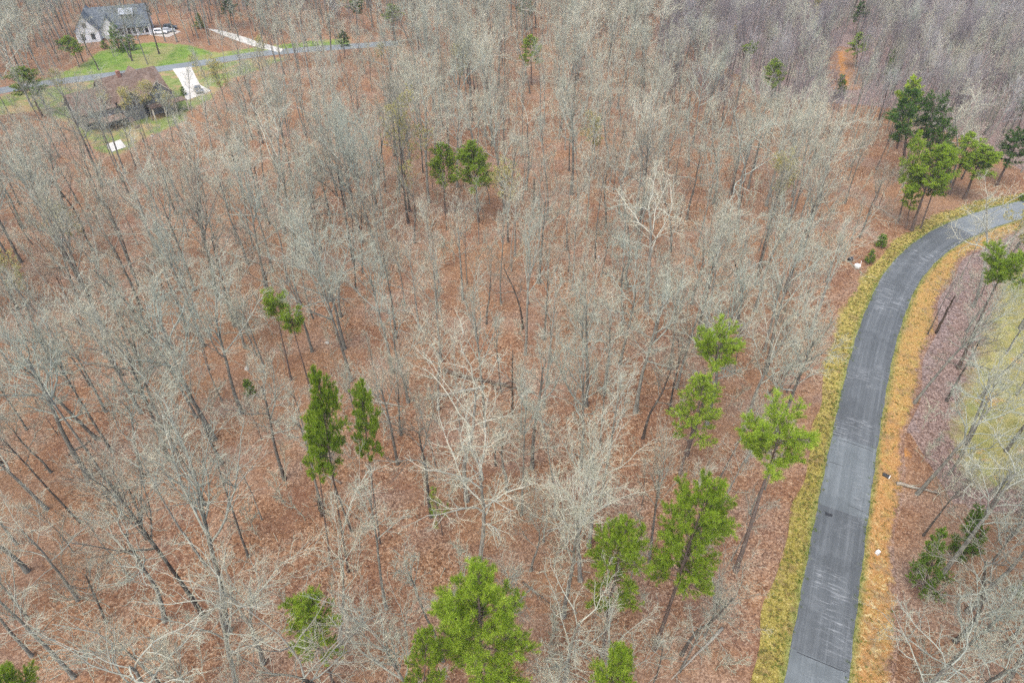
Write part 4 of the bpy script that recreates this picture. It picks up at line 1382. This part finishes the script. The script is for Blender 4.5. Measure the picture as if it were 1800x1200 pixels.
def snag(base, top, r0, label):
    b = at(*base); h = height_from(*base, top[1])
    root = thing("dead_snag", label, "dead tree", (b.x, b.y, 0), 0, None)
    g = random.Random(base[0])
    z = np.linspace(-.1, h, 9)
    mb = MB().tube([(g.gauss(0, .05), g.gauss(0, .05), q) for q in z], [r0 * (1 - .55 * i / 8) for i in range(9)], 8)
    mb.build("trunk", MAT_DEAD, root, True)
    for k in range(4):
        q = h * g.uniform(.45, .95); a = g.uniform(0, 6.28)
        MB().tube([(0, 0, q), (math.cos(a) * .5, math.sin(a) * .5, q + .15), (math.cos(a) * 1.1, math.sin(a) * 1.1, q + .5)], [r0 * .3, r0 * .2, r0 * .08], 5).build("branch_stub", MAT_DEAD, root, True)
snag((901, 727), (899, 615), 0.15, "black dead snag standing straight beyond the fallen logs")
snag((566, 905), (567, 880), 0.24, "short black broken stump alone on open litter")
snag((938, 355), (937, 315), 0.3, "dark broken snag deep in the middle woods")
snag((1527, 1080), (1530, 1058), 0.1, "slim dark stub by the clay roadside") if False else None
snag((1645, 585), (1650, 520), 0.22, "dark ivy-rough snag standing beside the inner road edge")

MAT_STONE = plain("field_stone", (0.40, 0.38, 0.33), 0.9, 0.25, 3)
def rock(p, w, label):
    b = at(*p)
    g = random.Random(int(p[0] * 3 + p[1]))
    bm = bmesh.new()
    bmesh.ops.create_icosphere(bm, subdivisions=2, radius=1)
    for v in bm.verts:
        n = 1 + 0.22 * math.sin(v.co.x * 3 + p[0]) * math.cos(v.co.y * 4 + p[1]) + g.uniform(-.08, .08)
        v.co = Vector((v.co.x * w * n, v.co.y * w * .75 * n, max(-.25, v.co.z * .6 * n) * w))
    me = bpy.data.meshes.new("field_boulder"); bm.to_mesh(me); bm.free()
    me.materials.append(MAT_STONE)
    o = link("field_boulder", me, None, (b.x, b.y, 0.1 * w)); o.rotation_euler = (0, 0, g.uniform(0, 6))
    tag(o, label, "boulder", "boulders lying on the leaf litter")
for p, w, lab in [((108, 424), 0.75, "largest pale boulder among slanting dark trunks"), ((434, 648), 0.5, "whitish stone above the dim evergreen bush"), ((262, 540), 0.45, "pale stone at the foot of a leaning grey tree"),
                  ((575, 603), 0.4, "small white stone beside the lower tufted pine"), ((182, 622), 0.4, "grey stone in litter below the leaning trees"), ((1052, 452), 0.4, "small grey stone in the central woods"),
                  ((268, 240), 0.5, "pale stone at the lower lawn's edge")]:
    rock(p, w, lab)

# ------------------------------------------------------------------ roadside things
MAT_WHITE = plain("white_plastic", (0.80, 0.80, 0.78), 0.5, 0.05)
MAT_GREY = plain("grey_plastic", (0.30, 0.31, 0.31), 0.6, 0.1)
MAT_BLACK = plain("black_plastic", (0.025, 0.027, 0.03), 0.6, 0.2)
MAT_STEEL = plain("galvanised_steel", (0.42, 0.43, 0.43), 0.5, 0.15, 6, 0.4, 0.3)

b = at(1542, 972)
root = thing("utility_box", "small white utility box on the clay verge, opposite the long scuffed road length", "utility box", (b.x, b.y, 0.03), R(28))
root.scale = (.62, .62, .62)
MB().box(-.34, .34, -.26, .26, 0, .55).build("cabinet", MAT_WHITE, root)
MB().box(-.38, .38, -.30, .30, .55, .63).build("lid", MAT_WHITE, root)
MB().box(-.45, .45, -.38, .38, -.08, .04).build("base", MAT_GREY, root)
MB().box(-.05, .05, -.285, -.262, .25, .37).build("lock", MAT_STEEL, root)

b = at(1560, 838)
root = thing("culvert_pipe", "white-rimmed culvert pipe end sticking out of the clay ditch bank", "culvert", (b.x, b.y, 0.08), R(-40))
root.scale = (.7, .7, .7)
n = 18
def ring(ro, ri, x0, x1):
    mb = MB()
    vs = []
    for x, rr in ((x0, ro), (x1, ro), (x1, ri), (x0, ri)):
        vs += [(x, rr * math.cos(2 * PI * k / n), rr * math.sin(2 * PI * k / n)) for k in range(n)]
    fs = [(j * n + k, j * n + (k + 1) % n, ((j + 1) % 4) * n + (k + 1) % n, ((j + 1) % 4) * n + k) for j in range(4) for k in range(n)]
    return mb.add(vs, fs)
ring(.40, .34, -.9, 0.25).build("pipe", MAT_BLACK, root, False)
ring(.45, .335, .251, .36).build("rim", MAT_WHITE, root, False)

b = at(1506, 471)
root = thing("tub", "white round tub lying on russet litter outside the curve", "tub", (b.x, b.y, 0), R(20))
MB().tube([(0, 0, 0), (0, 0, .12), (0, 0, .5), (0, 0, .62)], [.38, .44, .52, .50], 20).build("body", MAT_WHITE, root, True)
MB().tube([(0, 0, .62), (0, 0, .67)], [.55, .55], 20).build("lid", MAT_WHITE, root, False)
MB().tube([(.52, 0, .5), (.75, .12, .75), (.95, .3, .95), (1.0, .45, 1.1)], .035, 6).build("handle", MAT_WHITE, root, True)
b = at(1494, 458)
root = thing("barrel", "dark barrel lying under branches behind the white tub", "barrel", (b.x, b.y, .36), R(35))
MB().tube([(-.5, 0, 0), (-.42, 0, 0), (0, 0, 0), (.42, 0, 0), (.5, 0, 0)], [.30, .34, .37, .34, .30], 16).build("body", MAT_BLACK, root, True)
for x in (-.3, .3):
    MB().tube([(x - .03, 0, 0), (x + .03, 0, 0)], [.385, .385], 16).build("hoop", MAT_STEEL, root, False)
b = at(1456, 905)
o = MB().prism([(-.42, -.2), (.40, -.26), (.46, .18), (-.38, .24)], 0.0, 0.012).build("drain_cover", MAT_BLACK, None, False, (b.x, b.y, 0.155))
o.rotation_euler = (0, 0, R(-20)); tag(o, "small dark iron cover set in the asphalt near its left edge", "drain cover")

# ------------------------------------------------------------------ houses
m = NT("brown_shingle", 0.9, 0.15)
sh = m.voro(2.6, m.scaled((1, 1.6, 1.6)))
c = m.ramp(m.sep(sh, 0), [(0.0, (0.095, 0.064, 0.048)), (0.5, (0.142, 0.098, 0.074)), (1.0, (0.19, 0.14, 0.11))])
c = m.mix(m.ramp(m.noise(0.5, 4), [(0.45, 0.0), (0.7, 0.4)]), c, (0.19, 0.16, 0.14))
MAT_ROOF_BROWN = m.color(c)
m = NT("slate_shingle", 0.85, 0.2)
c = m.ramp(m.sep(m.voro(2.6), 0), [(0.0, (0.055, 0.068, 0.08)), (0.5, (0.085, 0.10, 0.115)), (1.0, (0.125, 0.145, 0.16))])
MAT_ROOF_DARK = m.color(c)
MAT_SIDING = plain("white_siding", (0.74, 0.76, 0.77), 0.6, 0.05)
MAT_TRIM = plain("cream_trim", (0.62, 0.56, 0.46), 0.6, 0.06)
MAT_WALL_GREY = plain("grey_stone_wall", (0.22, 0.22, 0.215), 0.85, 0.3, 1.6)
MAT_GLASS = plain("window_glass", (0.025, 0.035, 0.042), 0.12, 0.1, 1, 0.6)
MAT_FRAME_D = plain("dark_frame", (0.05, 0.05, 0.05), 0.5, 0.1)
MAT_DECK = plain("deck_board", (0.21, 0.155, 0.12), 0.85, 0.2, 3)
MAT_METALROOF = plain("grey_metal_roof", (0.40, 0.43, 0.46), 0.4, 0.08, 1, 0.5, 0.3)
MAT_BRICKW = plain("brick_base", (0.26, 0.13, 0.09), 0.9, 0.2, 2)

def gable_roof(name, x0, x1, y0, y1, z, rise, axis, mat, root, over=0.5, th=0.16):
    """two sloping slabs over a rectangle, ridge along axis"""
    mb = MB()
    if axis == 'x':
        xa, xb = x0 - over, x1 + over
        yc = (y0 + y1) / 2; hw = (y1 - y0) / 2; k = rise / hw; e = over
        prof = [(y0 - e, z - k * e), (yc, z + rise), (y1 + e, z - k * e), (y1 + e, z - k * e + th), (yc, z + rise + th * 1.2), (y0 - e, z - k * e + th)]
        vs = [(x, p[0], p[1]) for x in (xa, xb) for p in prof]
    else:
        ya, yb = y0 - over, y1 + over
        xc = (x0 + x1) / 2; hw = (x1 - x0) / 2; k = rise / hw; e = over
        prof = [(x0 - e, z - k * e), (xc, z + rise), (x1 + e, z - k * e), (x1 + e, z - k * e + th), (xc, z + rise + th * 1.2), (x0 - e, z - k * e + th)]
        vs = [(p[0], y, p[1]) for y in (ya, yb) for p in prof]
    fs = [(0, 1, 4, 5), (1, 2, 3, 4), (6, 11, 10, 7), (7, 10, 9, 8)]
    fs += [(i, 6 + i, 6 + (i + 1) % 6, (i + 1) % 6) for i in range(6)]
    mb.add(vs, fs)
    return mb.build(name, mat, root)
def gable_wall(name, x0, x1, y0, y1, z0, z, rise, axis, mat, root):
    mb = MB()
    if axis == 'x':
        yc = (y0 + y1) / 2
        prof = [(y0, z0), (y1, z0), (y1, z), (yc, z + rise - 0.02), (y0, z)]
        vs = [(x, p[0], p[1]) for x in (x0, x1) for p in prof]
    else:
        xc = (x0 + x1) / 2
        prof = [(x0, z0), (x1, z0), (x1, z), (xc, z + rise - 0.02), (x0, z)]
        vs = [(p[0], y, p[1]) for y in (y0, y1) for p in prof]
    fs = [(0, 1, 2, 3, 4), (9, 8, 7, 6, 5)] + [(i, 5 + i, 5 + (i + 1) % 5, (i + 1) % 5) for i in range(5)]
    mb.add(vs, fs)
    return mb.build(name, mat, root)
def window(root, x, y, z, w, h, face, frame_mat=None):
    """face: 'S','N','E','W' wall normal in house space"""
    ang = {'S': 0, 'E': PI / 2, 'N': PI, 'W': -PI / 2}[face]
    M = Matrix.Translation((x, y, z)) @ Matrix.Rotation(ang, 4, 'Z')
    mb = MB(); f = 0.09
    mb.box(-w / 2 - f, w / 2 + f, -.09, .02, h, h + f, M); mb.box(-w / 2 - f, w / 2 + f, -.12, .02, -f, 0, M)
    mb.box(-w / 2 - f, -w / 2, -.09, .02, 0, h, M); mb.box(w / 2, w / 2 + f, -.09, .02, 0, h, M)
    mb.box(-.03, .03, -.07, .02, 0, h, M)
    o = mb.build("window", frame_mat or MAT_SIDING, root)
    MB().box(-w / 2, w / 2, -.045, .015, 0, h, M).build("pane", MAT_GLASS, o)
    return o

# brown-roofed house: its long side runs along the far lane
A, B_ = at(152, 232), at(318, 186)
ang = math.atan2(B_.y - A.y, B_.x - A.x)
mid = (A + B_) / 2
Lh = (B_ - A).length
root = thing("brown_house", "long house under brown shingle roofs, half hidden by budding trees", "house", (mid.x, mid.y, 0), ang)
HX = Lh / 2
zb = 5.2
gable_wall("wall", -HX + 8.5, HX - 2, 1.0, 12.0, 0, zb, 4.2, 'x', MAT_WALL_GREY, root)
gable_roof("roof", -HX + 8.5, HX - 2, 1.0, 12.0, zb, 4.2, 'x', MAT_ROOF_BROWN, root, 0.6)
gable_wall("wall", -HX, -HX + 8.3, 0.0, 9.0, 0, 4.6, 3.6, 'x', MAT_WALL_GREY, root)
gable_roof("roof", -HX, -HX + 8.3, 0.0, 9.0, 4.6, 3.6, 'x', MAT_ROOF_BROWN, root, 0.6)
gable_wall("wall", HX - 8.5, HX - 1.7, -1.4, 14.5, 0, 4.9, 3.5, 'y', MAT_WALL_GREY, root)
gable_roof("roof", HX - 8.5, HX - 1.7, -1.4, 14.5, 4.9, 3.5, 'y', MAT_ROOF_BROWN, root, 0.6)
gable_wall("wall", -2.5, 2.5, -1.8, 7.0, 0, 4.9, 2.6, 'y', MAT_WALL_GREY, root)
gable_roof("roof", -2.5, 2.5, -1.8, 7.0, 4.9, 2.6, 'y', MAT_ROOF_BROWN, root, 0.5)
for s, zz_ in ((-1, 0), (1, 0)):
    mb = MB()
    mb.box(HX - 5.1 + (0 if s < 0 else 0), HX - 5.1 + 4.0, -2.06, -2.0, 8.25, 8.45, Matrix.Translation((HX - 5.1, 0, 8.4)) @ Matrix.Rotation(s * math.atan2(3.5, 3.4), 4, 'Y') @ Matrix.Translation((-(HX - 5.1), 0, -8.4))) if s > 0 else mb.box(HX - 9.1, HX - 5.1, -2.06, -2.0, 8.25, 8.45, Matrix.Translation((HX - 5.1, 0, 8.4)) @ Matrix.Rotation(s * math.atan2(3.5, 3.4), 4, 'Y') @ Matrix.Translation((-(HX - 5.1), 0, -8.4)))
    mb.build("fascia", MAT_TRIM, root)
MB().box(HX - 9.4, HX + 0.2, -5.2, -2.0, 2.95, 3.1).build("porch_roof", MAT_ROOF_BROWN, root)
for x in (HX - 9.2, HX - 6.2, HX - 3.2, HX):
    MB().box(x - .12, x + .12, -5.1, -4.86, 0, 2.95).build("post", MAT_TRIM, root)
# back deck
MB().box(-HX + 3.5, -3.2, -4.6, -0.05, 2.3, 2.42).build("deck", MAT_DECK, root)
for x in np.arange(-HX + 3.6, -3.2, 2.4):
    MB().box(x - .09, x + .09, -4.5, -4.32, 0, 3.3).build("deck_post", MAT_DECK, root)
rail = MB().box(-HX + 3.5, -3.2, -4.58, -4.50, 3.28, 3.38).build("deck_rail", MAT_DECK, root)
mb = MB()
for x in np.arange(-HX + 3.7, -3.3, .22):
    mb.box(x - .02, x + .02, -4.56, -4.52, 2.42, 3.28)
o = mb.build("baluster", MAT_DECK, rail); o["kind"] = "stuff"
MB().box(-HX + 0.4, -HX + 3.4, -3.4, -0.05, 2.9, 3.05).build("porch_roof", MAT_ROOF_BROWN, root)
for k in range(9):
    MB().box(-3.15, -2.0, -4.6 - .3 * k - .3, -4.6 - .3 * k, 2.15 - .25 * k, 2.2 - .25 * k).build("step", MAT_DECK, root)
for x in (-HX + 1.2, -HX + 4.0, -HX + 6.6):
    window(root, x, -.03, 1.0, 1.1, 1.5, 'S')
for x in (-HX + 9.6, -4.3, 3.6):
    window(root, x, .97, 3.2, 1.2, 1.5, 'S'); window(root, x, .97, .7, 1.2, 1.4, 'S')
window(root, 0, -1.83, 3.4, 1.6, 1.5, 'S'); window(root, HX - 5.1, -1.43, 3.6, 2.0, 1.5, 'S'); window(root, HX - 1.67, 4.0, 2.0, 1.3, 1.5, 'E'); window(root, HX - 1.67, 9.5, 2.0, 1.3, 1.5, 'E')
d_ = MB().box(-5.9, -4.9, .93, 1.02, 2.42, 4.6).build("door", MAT_FRAME_D, root)
MB().box(-5.05, -4.98, .86, .93, 3.4, 3.5).build("handle", MAT_STEEL, d_)
MB().box(1.0, 1.9, 5.6, 6.5, 8.0, 10.6).build("chimney", MAT_BRICKW, root)

# white board-and-batten house
A, B_ = at(140, 74), at(268, 62)
ang = math.atan2(B_.y - A.y, B_.x - A.x)
mid = (A + B_) / 2; Lw = (B_ - A).length; WX = Lw / 2
root = thing("white_house", "white board-and-batten house with dark slate roof above the lawn", "house", (mid.x, mid.y, 0), ang)
gable_wall("wall", -WX + 4, WX, 1.5, 12.0, 0, 4.0, 4.6, 'x', MAT_SIDING, root)
gable_roof("roof", -WX + 4, WX, 1.5, 12.0, 4.0, 4.6, 'x', MAT_ROOF_DARK, root, 0.5)
gable_wall("wall", -WX, -WX + 7, -2.0, 12.6, 0, 3.9, 4.4, 'y', MAT_SIDING, root)
gable_roof("roof", -WX, -WX + 7, -2.0, 12.6, 3.9, 4.4, 'y', MAT_ROOF_DARK, root, 0.45)
gable_wall("wall", -3.2, 0.6, 0.4, 7.0, 0, 3.9, 2.9, 'y', MAT_SIDING, root)
gable_roof("roof", -3.2, 0.6, 0.4, 7.0, 3.9, 2.9, 'y', MAT_ROOF_DARK, root, 0.4)
# wide dormer with a metal shed roof
MB().box(WX - 8.6, WX - 4.6, 2.9, 7.0, 4.6, 6.7).build("dormer_wall", MAT_SIDING, root)
mb = MB(); mb.box(WX - 8.9, WX - 4.3, 2.5, 7.6, 0, .14, Matrix.Translation((0, 2.5, 6.6)) @ Matrix.Rotation(R(20), 4, 'X') @ Matrix.Translation((0, -2.5, 0)))
mb.build("dormer_roof", MAT_METALROOF, root)
for x in (WX - 7.9, WX - 6.6, WX - 5.3):
    window(root, x, 2.88, 5.1, .8, 1.2, 'S', MAT_FRAME_D)
for x in (-WX + 2.0, -WX + 5.0):
    window(root, x, -2.03, 1.0, 1.0, 1.7, 'S', MAT_FRAME_D)
window(root, -WX + 3.5, -2.03, 4.8, .9, 1.3, 'S', MAT_FRAME_D)
for x in (2.0, 4.2, 6.4, WX - 5.2, WX - 3.2, WX - 1.3):
    window(root, x, 1.47, .8, 1.1, 2.0, 'S', MAT_FRAME_D)
window(root, WX + .03, 6.7, 1.0, 1.3, 1.7, 'E', MAT_FRAME_D); window(root, WX + .03, 6.7, 5.0, 1.0, 1.3, 'E', MAT_FRAME_D)
mb = MB()
for x in np.arange(-WX + .25, -WX + 7, .45):
    hh = 3.9 + 4.4 * (1 - abs(x + WX - 3.5) / 3.5) - .15
    mb.box(x - .03, x + .03, -2.035, -1.998, 0.05, hh)
for x in np.arange(.9, WX, .45):
    mb.box(x - .03, x + .03, 1.465, 1.502, .05, 3.75)
o = mb.build("batten", MAT_SIDING, root); o["kind"] = "stuff"
MB().box(.8, WX - .3, 0.0, 1.45, 2.95, 3.08).build("porch_roof", MAT_ROOF_DARK, root)
for x in (1.0, 4.0, 7.0, WX - .6):
    MB().box(x - .1, x + .1, .05, .25, 0, 2.95).build("post", MAT_SIDING, root)
MB().box(WX - 3.2, WX - 2.3, 8.6, 9.5, 7.0, 9.6).build("chimney", MAT_BRICKW, root)
d_ = MB().box(-1.8, -.8, .33, .42, .05, 2.25).build("door", MAT_FRAME_D, root)
MB().box(-.98, -.9, .27, .33, 1.0, 1.12).build("handle", MAT_STEEL, d_)

# ------------------------------------------------------------------ parked cars
def car_paint(name, c):
    m = NT(name, 0.3, 0.5)
    m.b.inputs["Coat Weight"].default_value = 0.5
    n = m.noise(2, 3)
    return m.color(m.ramp(n, [(.3, tuple(x * .92 for x in c)), (.7, c)]))
MAT_TYRE = plain("tyre_rubber", (0.02, 0.02, 0.02), 0.9)
MAT_RIM = plain("wheel_rim", (0.45, 0.46, 0.47), 0.35, 0.05, 3, 0.5, 0.6)
MAT_LAMP = plain("lamp_lens", (0.7, 0.7, 0.68), 0.2, 0.05)
MAT_TAIL = plain("tail_lens", (0.4, 0.02, 0.02), 0.3, 0.05)
def car(p, rz, paint, label, suv):
    b = at(*p)
    root = thing("parked_car", label, "car", (b.x, b.y, 0.09), rz, "cars parked by the houses")
    h = 1.75 if suv else 1.45
    hb = 1.05 if suv else .92
    low = [(-2.3, .35), (-2.35, .7), (-2.25, hb), (2.0, hb - .05) if False else (1.15, hb), (2.1, hb - .12), (2.32, .68), (2.28, .35)]
    hw = .92
    def loft(prof, w0, w1, zlo, zhi):
        k = len(prof); vs = []
        for s in (-1, 1):
            for (x, z) in prof:
                w = w0 + (w1 - w0) * (z - zlo) / (zhi - zlo)
                vs.append((x, s * w, z))
        fs = [tuple(range(k)), tuple(reversed(range(k, 2 * k)))] + [(i, k + i, k + (i + 1) % k, (i + 1) % k) for i in range(k)]
        return MB().add(vs, fs)
    loft(low, hw, hw - .05, .35, hb).build("body", paint, root)
    rear = -2.2 if suv else -1.75
    cab = [(rear, hb), (rear + .28, h - .06), (rear + .6, h), (.1, h), (.35, h - .05), (1.05, hb)]
    loft(cab, hw - .06, hw - .24, hb, h).build("cabin", paint, root)
    gl = [(rear + .35, hb + .06), (rear + .5, h - .14), (.15, h - .14), (.72, hb + .06)]
    for s in (-1, 1):
        w0, w1 = hw - .052, hw - .20
        vs = [(x, s * (w0 + (w1 - w0) * (z - hb) / (h - hb) + .004), z) for x, z in gl] + [(x, s * (w0 + (w1 - w0) * (z - hb) / (h - hb) - .03), z) for x, z in gl]
        fs = [(0, 1, 2, 3), (7, 6, 5, 4)] + [(i, 4 + i, 4 + (i + 1) % 4, (i + 1) % 4) for i in range(4)]
        MB().add(vs, fs).build("side_window", MAT_GLASS, root)
    def screen(xa, za, xb, zb_, name):
        d = Vector((xb - xa, 0, zb_ - za)); nn = Vector((d.z, 0, -d.x)).normalized() * (.012 if xb < xa else -.012)
        if xb > xa: nn = -nn if nn.x > 0 else nn
        else: nn = nn if nn.x > 0 else -nn
        q = []
        for t in (.1, .9):
            x = xa + (xb - xa) * t; z = za + (zb_ - za) * t
            w = (hw - .06) + (-.18) * (z - hb) / (h - hb) - .08
            q += [(x + nn.x, -w, z + nn.z), (x + nn.x, w, z + nn.z)]
        MB().add([q[0], q[1], q[3], q[2]], [(0, 1, 2, 3)]).build(name, MAT_GLASS, root)
    screen(1.05, hb, .35, h - .05, "windscreen"); screen(rear, hb, rear + .28, h - .06, "rear_window")
    for x in (-1.4, 1.4):
        for s in (-1, 1):
            w = MB().tube([(x, s * .72, .34), (x, s * .94, .34)], [.34, .34], 16).build("wheel", MAT_TYRE, root)
            MB().tube([(x, s * .93, .34), (x, s * .955, .34)], [.21, .19], 12).build("rim", MAT_RIM, w)
    for s in (-1, 1):
        MB().box(2.2, 2.31, s * .62 - .2, s * .62 + .2, .66, .8).build("headlight", MAT_LAMP, root)
        MB().box(-2.36, -2.28, s * .66 - .16, s * .66 + .16, .72, .9).build("taillight", MAT_TAIL, root)
        MB().box(.72, .9, s * (hw + .08) - .09, s * (hw + .08) + .09, hb + .02, hb + .16).build("mirror", paint, root)
car((350, 162), R(-62), car_paint("dark_blue_paint", (0.045, 0.06, 0.085)), "dark blue car parked at the end of the near driveway", False)
car((283, 60), R(15), car_paint("white_paint", (0.8, 0.8, 0.8)), "white car parked beside the white house", True)
car((296, 57), R(22), car_paint("silver_paint", (0.42, 0.44, 0.46)), "silver car parked beyond the white car", False)
car((300, 52), R(12), car_paint("black_paint", (0.02, 0.022, 0.025)), "black car parked in the shade behind the white car", True)

# ------------------------------------------------------------------ haze over the whole place
m = bpy.data.materials.new("haze_air")
m.use_nodes = True
for x in list(m.node_tree.nodes):
    if x.type == 'BSDF_PRINCIPLED': m.node_tree.nodes.remove(x)
pv = m.node_tree.nodes.new("ShaderNodeVolumePrincipled")
pv.inputs["Color"].default_value = (0.86, 0.90, 0.95, 1)
pv.inputs["Density"].default_value = 0.00018
m.node_tree.links.new(pv.outputs[0], [x for x in m.node_tree.nodes if x.type == 'OUTPUT_MATERIAL'][0].inputs["Volume"])
o = MB().box(-9100, 9100, -9100, 9100, -1.0, 74.0).build("haze", m)
tag(o, "thin pale haze lying over the whole woods", kind="stuff")
